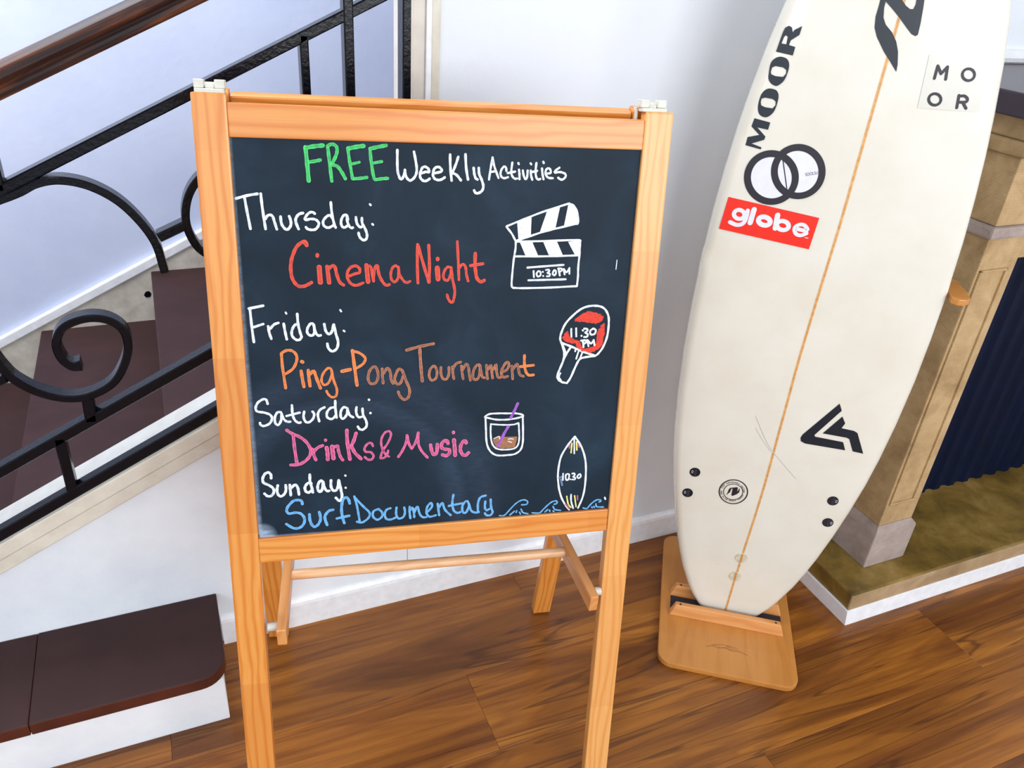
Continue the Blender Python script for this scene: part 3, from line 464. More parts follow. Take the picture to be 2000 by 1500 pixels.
 ('drawing','white chalk film clapperboard reading 10:30PM','white','29|4098,-1610 4144,-1591 4210,-1563 4286,-1532 4361,-1502 4433,-1473 4509,-1443 4588,-1412 4671,-1382 4769,-1350 4877,-1315 4977,-1284 5046,-1262;30|5046,-1262 5060,-1267 5080,-1273 5103,-1283 5123,-1297 5139,-1315 5156,-1338 5170,-1364 5182,-1393 5192,-1428 5200,-1468 5205,-1507 5208,-1536 5207,-1552 5197,-1564 5194,-1567;30|5193,-1562 5139,-1574 5061,-1592 4975,-1612 4897,-1631 4829,-1647 4763,-1664 4698,-1680 4634,-1699 4565,-1721 4493,-1746 4427,-1769 4373,-1787 4333,-1800 4304,-1809 4284,-1814 4268,-1819;30|4099,-1620 4114,-1637 4135,-1661 4159,-1689 4181,-1716 4200,-1747 4219,-1781 4236,-1812 4248,-1834;30|4253,-1839 4330,-1837 4441,-1835 4568,-1831 4693,-1828 4828,-1823 4975,-1817 5111,-1812 5210,-1811 5256,-1815 5266,-1823 5257,-1837;31|5257,-1837 5258,-1866 5259,-1908 5260,-1956 5261,-2005 5259,-2056 5257,-2112 5254,-2167 5253,-2218 5253,-2262 5255,-2303 5257,-2341 5258,-2379 5257,-2420 5255,-2462 5252,-2499 5251,-2525;31|5251,-2531 5177,-2534 5072,-2539 4953,-2545 4839,-2549 4726,-2552 4607,-2554 4495,-2555 4405,-2556 4339,-2555 4291,-2553 4257,-2550 4232,-2549;30|4248,-1839 4248,-1859 4249,-1886 4249,-1919 4247,-1953 4243,-1987 4238,-2022 4232,-2062 4227,-2109 4222,-2170 4217,-2241 4213,-2312 4210,-2373 4208,-2421 4207,-2462 4207,-2496 4210,-2522 4215,-2538 4232,-2547 4237,-2549;30|4235,-2062 4301,-2062 4396,-2063 4501,-2063 4598,-2063 4682,-2062 4762,-2061 4842,-2059 4921,-2058 5008,-2055 5098,-2052 5179,-2049 5236,-2047;31|4445,-2236 4492,-2232 4560,-2227 4637,-2221 4713,-2216 4793,-2210 4881,-2205 4961,-2199 5016,-2196;31|4470,-2433 4525,-2432 4606,-2431 4695,-2429 4778,-2427 4857,-2426 4939,-2424 5012,-2422 5062,-2421;P|4258,-1548 4475,-1465 4477,-1746 4289,-1813;P|4713,-1372 4910,-1304 4854,-1636 4612,-1699;P|5036,-1272 5112,-1292 5177,-1393 5208,-1536 5162,-1577 4986,-1599;P|4312,-1850 4502,-1839 4608,-2057 4405,-2047;P|4673,-1838 4892,-1838 4996,-2047 4780,-2058;P|5065,-1837 5248,-1816 5271,-1910 5258,-2047 5186,-2037;27|4544,-2289 4554,-2385;27|4619,-2290 4604,-2307 4597,-2320 4594,-2332 4595,-2344 4599,-2357 4605,-2368 4623,-2376 4635,-2373 4647,-2367 4655,-2359 4658,-2348 4659,-2333 4657,-2318 4653,-2306 4637,-2292 4619,-2290;27|4690,-2301 4693,-2304;27|4699,-2365 4701,-2368;27|4738,-2274 4761,-2270 4776,-2268 4792,-2274 4795,-2289 4785,-2303 4772,-2310 4760,-2317 4779,-2327 4796,-2329 4806,-2333 4807,-2353 4803,-2363 4789,-2373 4777,-2373 4766,-2371 4759,-2371;28|4873,-2275 4858,-2296 4852,-2310 4849,-2323 4851,-2335 4858,-2346 4865,-2356 4880,-2359 4894,-2343 4900,-2324 4900,-2312 4899,-2300 4892,-2284 4880,-2274 4873,-2275;28|4937,-2249 4965,-2361;28|4932,-2254 4959,-2252 4975,-2252 4987,-2254 4996,-2266 4994,-2281 4976,-2296 4965,-2303 4957,-2307;28|5020,-2260 5041,-2345;28|5025,-2260 5034,-2272 5046,-2291 5060,-2307 5072,-2313 5083,-2303 5095,-2282 5105,-2259 5112,-2244;28|5112,-2244 5117,-2335'),
 ('lettering','white chalk lettering Friday','white','37|314,-2822 517,-2782;37|329,-2830 330,-2873 331,-2935 333,-3005 335,-3073 338,-3142 342,-3217 346,-3285 349,-3332;38|365,-3103 499,-3059;38|568,-3094 570,-3113 572,-3141 574,-3171 578,-3198 583,-3223 589,-3248 596,-3270 600,-3285;38|598,-3129 607,-3118 620,-3101 635,-3084 650,-3070 667,-3061 686,-3054 703,-3049 715,-3045;38|791,-3060 793,-3082 796,-3115 800,-3152 804,-3185 808,-3217 813,-3250 818,-3279 821,-3299;38|992,-2913 992,-2941 993,-2981 993,-3026 996,-3068 1001,-3105 1008,-3143 1015,-3178 1021,-3207 1026,-3228 1031,-3244 1035,-3256 1034,-3269 1029,-3282 1021,-3294 1010,-3305 999,-3312 988,-3315 976,-3315 963,-3312 951,-3306 937,-3296 923,-3282 910,-3265 901,-3248 897,-3230 896,-3210 898,-3190 901,-3170 908,-3149 917,-3128 928,-3108 938,-3093 949,-3082 961,-3075 972,-3071 980,-3067;38|1222,-3089 1210,-3071 1201,-3062 1181,-3062 1170,-3071 1159,-3083 1149,-3097 1140,-3112 1131,-3130 1125,-3148 1121,-3166 1120,-3182 1122,-3199 1127,-3214 1134,-3227 1146,-3237 1161,-3246 1177,-3251 1190,-3250 1202,-3243 1212,-3230 1220,-3214 1226,-3194 1228,-3167 1227,-3134 1224,-3102 1223,-3081;39|1222,-3089 1225,-3111 1230,-3143 1235,-3176 1242,-3203 1250,-3221 1260,-3235 1271,-3245 1281,-3252 1299,-3253 1314,-3248;39|1374,-3075 1377,-3095 1380,-3124 1384,-3155 1391,-3180 1400,-3199 1412,-3216 1425,-3228 1438,-3233 1449,-3231 1460,-3222 1471,-3208 1481,-3190 1490,-3166 1498,-3135 1505,-3106 1510,-3086;39|1514,-3086 1518,-3111 1524,-3148 1530,-3189 1537,-3227 1545,-3259 1554,-3291 1562,-3321 1566,-3351 1565,-3380 1561,-3409 1555,-3435 1545,-3457 1531,-3475 1513,-3491 1494,-3501 1477,-3504 1461,-3499 1445,-3487 1431,-3470 1420,-3454 1414,-3436 1410,-3415 1408,-3396 1407,-3383;29|829,-2889 837,-2906;29|1615,-2862 1628,-2884;30|1653,-3182 1667,-3194'),
 ('lettering','orange chalk lettering Ping-Pong','orange','41|730,-3517 730,-3551 730,-3600 731,-3660 733,-3726 739,-3811 747,-3912 755,-4006 760,-4072;41|736,-3512 748,-3504 765,-3492 785,-3481 805,-3474 825,-3471 847,-3471 869,-3474 888,-3482 906,-3494 923,-3510 937,-3530 946,-3551 951,-3574 951,-3599 948,-3626 941,-3653 931,-3681 918,-3710 902,-3739 883,-3765 856,-3789 824,-3810 794,-3829 773,-3842;55|1019,-3655 1030,-3661;47|1001,-3803 1004,-3828 1007,-3865 1011,-3905 1015,-3942 1019,-3975 1024,-4009 1028,-4038 1030,-4058;47|1107,-3795 1108,-3818 1109,-3850 1110,-3887 1111,-3922 1114,-3957 1117,-3994 1119,-4027 1121,-4050;47|1136,-3853 1145,-3841 1159,-3824 1173,-3810 1186,-3809 1196,-3825 1204,-3854 1213,-3889 1223,-3925 1236,-3967 1251,-4015 1264,-4059 1274,-4090;36|1447,-3794 1439,-3780 1428,-3770 1415,-3766 1400,-3769 1381,-3783 1359,-3805 1338,-3832 1322,-3859 1310,-3887 1301,-3918 1296,-3948 1295,-3974 1300,-3996 1309,-4017 1322,-4032 1335,-4040 1350,-4039 1368,-4032 1385,-4019 1401,-4001 1415,-3977 1429,-3947 1441,-3915 1449,-3886 1453,-3860 1454,-3834 1452,-3811 1447,-3794;36|1452,-3805 1456,-3835 1462,-3877 1469,-3925 1477,-3969 1488,-4009 1502,-4049 1513,-4088 1520,-4122 1520,-4154 1517,-4184 1510,-4209 1500,-4228 1486,-4240 1469,-4246 1451,-4246 1434,-4243 1420,-4234 1406,-4220 1393,-4203 1383,-4188 1375,-4174 1370,-4161 1366,-4149 1363,-4140;52|1606,-3827 1731,-3802;48|1773,-3498 1777,-3544 1783,-3609 1790,-3684 1797,-3758 1804,-3838 1813,-3926 1820,-4006 1826,-4063;40|1772,-3504 1792,-3510 1820,-3518 1851,-3528 1879,-3541 1904,-3558 1929,-3579 1950,-3602 1963,-3624 1964,-3647 1957,-3671 1944,-3694 1928,-3715 1905,-3735 1876,-3754 1848,-3771 1828,-3782'),
 ('lettering','faded orange chalk lettering Pong Tournament','orange_faded','39|2089,-3766 2073,-3775 2055,-3790 2037,-3811 2022,-3834 2012,-3863 2003,-3897 1998,-3932 1997,-3962 2002,-3989 2012,-4014 2025,-4034 2039,-4046 2057,-4050 2078,-4048 2099,-4039 2116,-4025 2129,-4005 2140,-3979 2147,-3950 2151,-3920 2151,-3890 2147,-3857 2140,-3827 2132,-3803 2124,-3786 2114,-3773 2102,-3766 2089,-3766;39|2214,-3805 2214,-3829 2215,-3863 2216,-3901 2217,-3934 2219,-3965 2222,-3996 2224,-4022 2226,-4041;39|2240,-3876 2250,-3858 2265,-3832 2282,-3807 2296,-3796 2309,-3802 2321,-3819 2331,-3843 2339,-3868 2343,-3895 2344,-3927 2345,-3959 2348,-3986 2355,-4008 2365,-4026 2374,-4041 2380,-4052;39|2527,-3850 2517,-3841 2502,-3826 2486,-3815 2472,-3813 2460,-3825 2447,-3845 2436,-3870 2427,-3894 2418,-3917 2410,-3941 2405,-3965 2403,-3988 2407,-4009 2415,-4030 2425,-4048 2436,-4060 2448,-4065 2463,-4066 2478,-4061 2491,-4050 2503,-4028 2515,-3997 2525,-3966 2531,-3944;40|2521,-3838 2532,-3871 2548,-3919 2565,-3971 2581,-4017 2595,-4054 2609,-4087 2622,-4119 2630,-4150 2634,-4183 2634,-4215 2630,-4245 2623,-4270 2611,-4292 2593,-4310 2574,-4323 2555,-4328 2538,-4324 2520,-4311 2503,-4295 2489,-4277 2477,-4256 2468,-4231 2461,-4208 2456,-4192;44|2592,-3513 2627,-3504 2677,-3489 2735,-3474 2790,-3460 2848,-3448 2910,-3437 2967,-3426 3006,-3419;45|2796,-3507 2798,-3558 2802,-3632 2807,-3714 2811,-3788 2817,-3856 2823,-3924 2829,-3984 2833,-4026;38|3018,-3782 3003,-3785 2986,-3799 2969,-3818 2957,-3839 2948,-3863 2942,-3892 2939,-3920 2940,-3946 2945,-3969 2954,-3991 2966,-4009 2979,-4019 2995,-4020 3015,-4014 3033,-4002 3047,-3985 3056,-3961 3062,-3929 3065,-3896 3063,-3866 3057,-3840 3046,-3813 3032,-3792 3018,-3782;38|3125,-3809 3124,-3829 3123,-3857 3123,-3888 3126,-3916 3131,-3941 3139,-3965 3149,-3986 3160,-4001 3173,-4009 3188,-4012 3204,-4010 3217,-4003 3228,-3988 3237,-3968 3245,-3944 3250,-3920 3252,-3892 3252,-3861 3250,-3832 3249,-3813;38|3306,-3802 3307,-3819 3308,-3843 3310,-3871 3312,-3898 3317,-3927 3322,-3958 3327,-3987 3331,-4006;38|3317,-3839 3325,-3823 3335,-3799 3348,-3775 3362,-3757 3380,-3745 3401,-3738 3421,-3733 3435,-3729;38|3447,-3795 3450,-3814 3453,-3842 3456,-3873 3460,-3903 3465,-3932 3471,-3964 3476,-3992 3479,-4011;38|3471,-3855 3480,-3835 3494,-3805 3508,-3777 3521,-3761 3540,-3772 3549,-3789 3556,-3810 3562,-3835 3567,-3866 3571,-3899 3575,-3930 3580,-3961 3586,-3992 3591,-4020 3594,-4039;39|3727,-3779 3707,-3785 3694,-3790 3682,-3802 3669,-3820 3657,-3844 3645,-3870 3638,-3896 3634,-3924 3632,-3954 3634,-3983 3640,-4004 3651,-4020 3666,-4030 3683,-4034 3698,-4030 3711,-4016 3724,-3994 3735,-3965 3742,-3935 3744,-3899 3743,-3857 3740,-3818 3739,-3791;39|3744,-3792 3748,-3814 3753,-3847 3759,-3882 3764,-3912 3770,-3936 3776,-3958 3782,-3977 3789,-3991 3798,-3999 3818,-4004 3824,-4004;39|3848,-3795 3849,-3816 3851,-3848 3854,-3883 3857,-3915 3860,-3946 3864,-3977 3868,-4005 3871,-4024;39|3873,-3867 3881,-3850 3894,-3824 3907,-3802 3917,-3797 3924,-3814 3929,-3846 3934,-3884 3938,-3917 3942,-3946 3946,-3974 3950,-3998 3952,-4015;39|3960,-3870 3968,-3850 3981,-3821 3994,-3795 4004,-3787 4008,-3803 4009,-3836 4010,-3874 4013,-3908 4019,-3936 4027,-3964 4035,-3989 4045,-4006 4057,-4012 4070,-4009 4083,-4004 4091,-4001;39|4101,-3923 4116,-3915 4139,-3905 4162,-3892 4181,-3877 4194,-3857 4204,-3835 4211,-3812 4213,-3793 4209,-3777 4200,-3762 4188,-3752 4176,-3750 4163,-3760 4148,-3780 4133,-3803 4121,-3827 4109,-3850 4099,-3874 4091,-3899 4089,-3922 4093,-3945 4101,-3969 4113,-3989 4126,-4002 4143,-4006 4164,-4002 4183,-3996 4196,-3992;39|4260,-3819 4262,-3838 4264,-3866 4267,-3898 4270,-3928 4273,-3958 4276,-3989 4278,-4018 4280,-4038;39|4285,-3868 4296,-3849 4311,-3821 4328,-3796 4341,-3785 4349,-3794 4356,-3816 4361,-3844 4367,-3870 4373,-3895 4379,-3922 4386,-3948 4395,-3968 4409,-3982 4427,-3991 4443,-3996 4455,-4001'),
 ('lettering','bright orange chalk letter t','orange','43|4458,-3650 4459,-3680 4459,-3724 4461,-3771 4465,-3813 4471,-3848 4479,-3881 4489,-3910 4499,-3935 4510,-3954 4522,-3968 4535,-3978 4549,-3985 4567,-3988 4587,-3986 4606,-3983 4620,-3981;43|4401,-3835 4612,-3817'),
 ('lettering','white chalk lettering Saturday','white','37|480,-4318 478,-4305 475,-4286 471,-4267 465,-4252 456,-4244 445,-4239 432,-4237 417,-4240 398,-4248 375,-4262 353,-4278 335,-4296 322,-4316 311,-4339 304,-4362 300,-4382 301,-4398 305,-4414 313,-4427 326,-4437 345,-4444 370,-4448 397,-4452 422,-4458 445,-4466 469,-4476 491,-4487 507,-4500 518,-4515 525,-4531 528,-4549 528,-4567 523,-4586 514,-4607 502,-4626 488,-4642 470,-4655 448,-4665 426,-4673 407,-4677 392,-4678 379,-4675 368,-4670 353,-4655 350,-4644 348,-4633 347,-4625;37|667,-4463 645,-4457 631,-4456 618,-4461 605,-4473 593,-4492 582,-4513 574,-4536 569,-4560 568,-4588 569,-4614 572,-4635 580,-4651 591,-4663 603,-4670 615,-4670 626,-4662 638,-4646 649,-4627 658,-4606 665,-4581 669,-4552 672,-4525 674,-4507;37|675,-4485 679,-4502 685,-4527 691,-4553 700,-4574 710,-4590 722,-4603 734,-4613 747,-4621 760,-4624 774,-4625 787,-4624 796,-4623;37|836,-4354 836,-4382 835,-4422 835,-4466 838,-4503 842,-4533 849,-4560 857,-4584 867,-4604 880,-4621 896,-4634 911,-4644 924,-4651 940,-4649 950,-4641;37|747,-4527 943,-4480;37|1013,-4466 1010,-4482 1005,-4505 1000,-4531 999,-4554 1002,-4576 1008,-4598 1016,-4618 1025,-4633 1035,-4643 1047,-4648 1061,-4649 1074,-4647 1090,-4639 1107,-4626 1124,-4610 1137,-4594 1147,-4575 1154,-4555 1159,-4534 1161,-4517 1158,-4502 1151,-4489 1143,-4479 1138,-4471;37|1321,-4407 1309,-4413 1290,-4420 1271,-4430 1255,-4443 1242,-4458 1230,-4476 1221,-4496 1216,-4519 1216,-4548 1221,-4583 1227,-4615 1231,-4637;38|1486,-4309 1486,-4335 1485,-4372 1485,-4414 1486,-4453 1488,-4490 1491,-4529 1494,-4563 1496,-4587;38|1477,-4413 1464,-4414 1445,-4416 1424,-4419 1406,-4427 1390,-4442 1374,-4461 1361,-4482 1353,-4503 1349,-4523 1348,-4545 1352,-4565 1359,-4581 1373,-4593 1391,-4603 1411,-4608 1429,-4606 1447,-4595 1465,-4576 1481,-4556 1493,-4542;38|1669,-4438 1658,-4432 1641,-4424 1624,-4418 1609,-4419 1596,-4430 1583,-4447 1573,-4468 1565,-4489 1561,-4512 1559,-4537 1559,-4560 1562,-4579 1569,-4593 1579,-4604 1590,-4610 1602,-4609 1615,-4598 1630,-4581 1644,-4559 1655,-4538 1662,-4515 1665,-4489 1667,-4465 1668,-4449;38|1668,-4449 1673,-4469 1679,-4497 1686,-4527 1696,-4551 1709,-4566 1725,-4578 1740,-4586 1751,-4593;38|1807,-4427 1804,-4442 1801,-4464 1799,-4488 1799,-4510 1803,-4532 1810,-4555 1818,-4576 1827,-4590 1840,-4596 1855,-4596 1869,-4594 1879,-4592;38|1898,-4453 1898,-4472 1899,-4500 1901,-4531 1905,-4560 1915,-4586 1927,-4613 1940,-4638 1949,-4663 1954,-4688 1957,-4712 1956,-4734 1952,-4754 1941,-4772 1926,-4788 1909,-4801 1893,-4809 1879,-4811 1866,-4808 1853,-4802 1842,-4795 1834,-4785 1827,-4773 1821,-4762 1818,-4754;38|2001,-4307 2003,-4311;38|2018,-4531 2020,-4534'),
 ('lettering','pink chalk lettering Drinks & Music','pink','48|735,-4763 748,-4774 765,-4789 786,-4807 809,-4823 834,-4838 863,-4852 893,-4867 921,-4885 947,-4905 973,-4927 996,-4951 1017,-4977 1035,-5004 1052,-5034 1065,-5065 1074,-5094 1078,-5121 1079,-5148 1076,-5174 1069,-5199 1057,-5224 1042,-5249 1023,-5272 1001,-5293 977,-5313 948,-5331 918,-5347 888,-5358 855,-5363 819,-5363 786,-5361 763,-5360;48|827,-4837 829,-4880 831,-4943 833,-5013 837,-5081 842,-5151 848,-5225 854,-5292 858,-5338;48|1104,-5104 1108,-5126 1114,-5158 1120,-5191 1126,-5220 1133,-5243 1140,-5264 1146,-5281 1151,-5293;48|1134,-5141 1142,-5131 1154,-5116 1168,-5100 1184,-5086 1203,-5075 1227,-5065 1249,-5057 1264,-5051;48|1313,-4959 1314,-4965;59|1325,-5089 1327,-5107 1330,-5131 1332,-5160 1334,-5187 1335,-5216 1335,-5247 1334,-5275 1334,-5294;67|1410,-5076 1411,-5095 1412,-5123 1414,-5154 1416,-5183 1418,-5210 1420,-5239 1422,-5264 1424,-5281;46|1435,-5095 1446,-5087 1463,-5076 1479,-5067 1492,-5067 1497,-5080 1500,-5101 1501,-5126 1504,-5152 1510,-5178 1517,-5208 1524,-5236 1532,-5260 1541,-5280 1551,-5297 1560,-5311 1566,-5320;53|1647,-4807 1646,-4844 1645,-4898 1645,-4962 1648,-5026 1654,-5100 1663,-5183 1672,-5260 1678,-5313;53|1788,-4866 1779,-4894 1767,-4934 1753,-4977 1739,-5013 1724,-5043 1707,-5070 1691,-5092 1681,-5108;53|1713,-5092 1720,-5111 1730,-5139 1742,-5171 1758,-5201 1780,-5232 1807,-5264 1833,-5293 1851,-5314;36|2045,-5100 2041,-5089 2035,-5072 2028,-5056 2018,-5045 2006,-5042 1992,-5043 1976,-5047 1962,-5056 1948,-5070 1933,-5089 1920,-5110 1912,-5129 1910,-5147 1911,-5164 1917,-5180 1926,-5192 1943,-5198 1965,-5199 1988,-5200 2007,-5206 2022,-5218 2035,-5235 2045,-5254 2050,-5271 2048,-5288 2041,-5306 2031,-5321 2020,-5332 2007,-5338 1993,-5340 1978,-5338 1963,-5334 1949,-5324 1934,-5310 1921,-5295 1912,-5286;34|2158,-5313 2163,-5293 2170,-5264 2179,-5231 2193,-5198 2213,-5162 2238,-5124 2264,-5086 2285,-5050 2301,-5016 2315,-4984 2325,-4954 2331,-4928 2332,-4905 2329,-4886 2322,-4870 2312,-4860 2299,-4855 2282,-4856 2264,-4861 2247,-4870 2231,-4886 2215,-4907 2201,-4931 2189,-4956 2182,-4981 2177,-5007 2175,-5034 2175,-5062 2178,-5092 2184,-5122 2192,-5153 2201,-5180 2212,-5204 2224,-5227 2236,-5247 2249,-5264 2261,-5276 2274,-5286 2285,-5293 2293,-5298;34|2162,-5322 2185,-5322 2201,-5321 2215,-5316 2228,-5307 2242,-5294 2255,-5280 2265,-5265 2272,-5246 2277,-5226 2280,-5207 2282,-5193;40|2444,-5311 2456,-5292 2474,-5267 2493,-5237 2511,-5205 2527,-5172 2543,-5136 2558,-5099 2569,-5064 2577,-5029 2582,-4993 2585,-4962 2587,-4940;40|2587,-4940 2592,-4969 2600,-5012 2609,-5057 2618,-5094 2629,-5122 2640,-5145 2651,-5164 2659,-5177;40|2659,-5177 2671,-5158 2689,-5130 2709,-5098 2725,-5063 2738,-5023 2750,-4977 2760,-4934 2767,-4904;40|2767,-4904 2766,-4937 2764,-4985 2763,-5037 2766,-5083 2774,-5121 2784,-5156 2798,-5189 2815,-5222 2839,-5257 2868,-5295 2896,-5327 2915,-5350;54|2964,-5130 2967,-5148 2970,-5175 2975,-5205 2981,-5231 2989,-5254 2998,-5277 3008,-5296 3019,-5306 3030,-5305 3043,-5297 3056,-5283 3064,-5262 3069,-5232 3071,-5192 3072,-5153 3072,-5126;54|3247,-5117 3244,-5105 3239,-5087 3232,-5070 3222,-5061 3207,-5062 3188,-5069 3169,-5081 3155,-5094 3146,-5112 3140,-5134 3137,-5157 3139,-5175 3146,-5188 3159,-5199 3174,-5207 3190,-5214 3208,-5218 3230,-5220 3250,-5222 3265,-5227 3273,-5238 3277,-5253 3277,-5268 3274,-5283 3266,-5298 3254,-5314 3239,-5327 3224,-5335 3207,-5334 3187,-5327 3169,-5319 3157,-5313;54|3333,-4922 3335,-4931;55|3545,-5123 3542,-5112 3538,-5096 3532,-5082 3511,-5083 3494,-5098 3478,-5117 3466,-5137 3458,-5160 3452,-5186 3450,-5212 3450,-5237 3455,-5261 3464,-5284 3474,-5305 3485,-5322 3497,-5333 3510,-5340 3523,-5344 3536,-5343 3550,-5336 3565,-5323 3578,-5309 3587,-5300;62|3343,-5058 3346,-5085 3349,-5123 3354,-5166 3357,-5205 3360,-5241 3363,-5278 3365,-5311 3367,-5334'),
 ('lettering','white chalk lettering Sunday','white','42|451,-5573 452,-5561 453,-5544 453,-5526 451,-5511 445,-5497 436,-5484 426,-5473 415,-5468 402,-5469 387,-5475 372,-5484 359,-5496 347,-5512 337,-5532 328,-5554 323,-5574 321,-5593 322,-5613 326,-5631 333,-5647 346,-5658 364,-5667 383,-5676 401,-5687 419,-5700 437,-5714 454,-5730 467,-5745 475,-5761 479,-5777 480,-5793 479,-5809 474,-5827 466,-5846 455,-5863 443,-5875 429,-5883 412,-5887 395,-5888 380,-5884 366,-5875 352,-5861 341,-5846 333,-5836;42|544,-5705 540,-5721 534,-5744 529,-5770 527,-5794 528,-5817 532,-5840 538,-5861 545,-5877 555,-5888 566,-5896 579,-5899 591,-5899 604,-5893 617,-5883 630,-5870 641,-5856 649,-5841 656,-5823 661,-5804 665,-5785 666,-5764 666,-5742 666,-5722 665,-5708;42|728,-5707 728,-5724 729,-5747 730,-5774 731,-5798 731,-5823 732,-5850 733,-5873 733,-5890;42|748,-5763 759,-5751 775,-5733 792,-5716 807,-5708 818,-5711 828,-5722 837,-5736 844,-5751 849,-5768 852,-5787 854,-5807 856,-5825 857,-5842 859,-5859 860,-5874 860,-5885;43|1044,-5546 1043,-5568 1042,-5598 1041,-5632 1042,-5664 1046,-5692 1053,-5721 1059,-5749 1065,-5774 1069,-5800 1072,-5825 1075,-5847 1076,-5862;43|1060,-5701 1040,-5691 1026,-5687 1013,-5689 1000,-5699 985,-5714 972,-5732 963,-5750 958,-5768 957,-5787 959,-5806 963,-5823 970,-5837 981,-5849 993,-5858 1005,-5862 1018,-5858 1032,-5848 1045,-5836 1054,-5829;43|1236,-5685 1224,-5665 1215,-5656 1195,-5668 1182,-5688 1170,-5713 1162,-5735 1157,-5756 1155,-5778 1155,-5799 1158,-5817 1165,-5835 1175,-5851 1186,-5863 1206,-5855 1216,-5835 1225,-5810 1232,-5785 1237,-5759 1240,-5730 1242,-5704 1244,-5686;43|1244,-5686 1247,-5707 1251,-5737 1257,-5770 1263,-5796 1272,-5816 1281,-5832 1292,-5845 1301,-5854 1320,-5856 1333,-5851;43|1369,-5666 1367,-5686 1365,-5716 1363,-5748 1364,-5775 1370,-5799 1378,-5820 1387,-5839 1398,-5851 1409,-5857 1422,-5857 1435,-5852 1446,-5845 1455,-5834 1462,-5820 1467,-5803 1473,-5782 1478,-5756 1483,-5724 1486,-5694 1489,-5673;43|1493,-5683 1498,-5714 1505,-5760 1513,-5808 1519,-5850 1524,-5881 1528,-5907 1531,-5930 1531,-5952 1529,-5974 1525,-5994 1519,-6012 1513,-6025 1506,-6035 1489,-6044 1468,-6031 1454,-6013 1442,-5995 1433,-5983;36|1596,-5593 1599,-5598;36|1593,-5811 1595,-5815'),
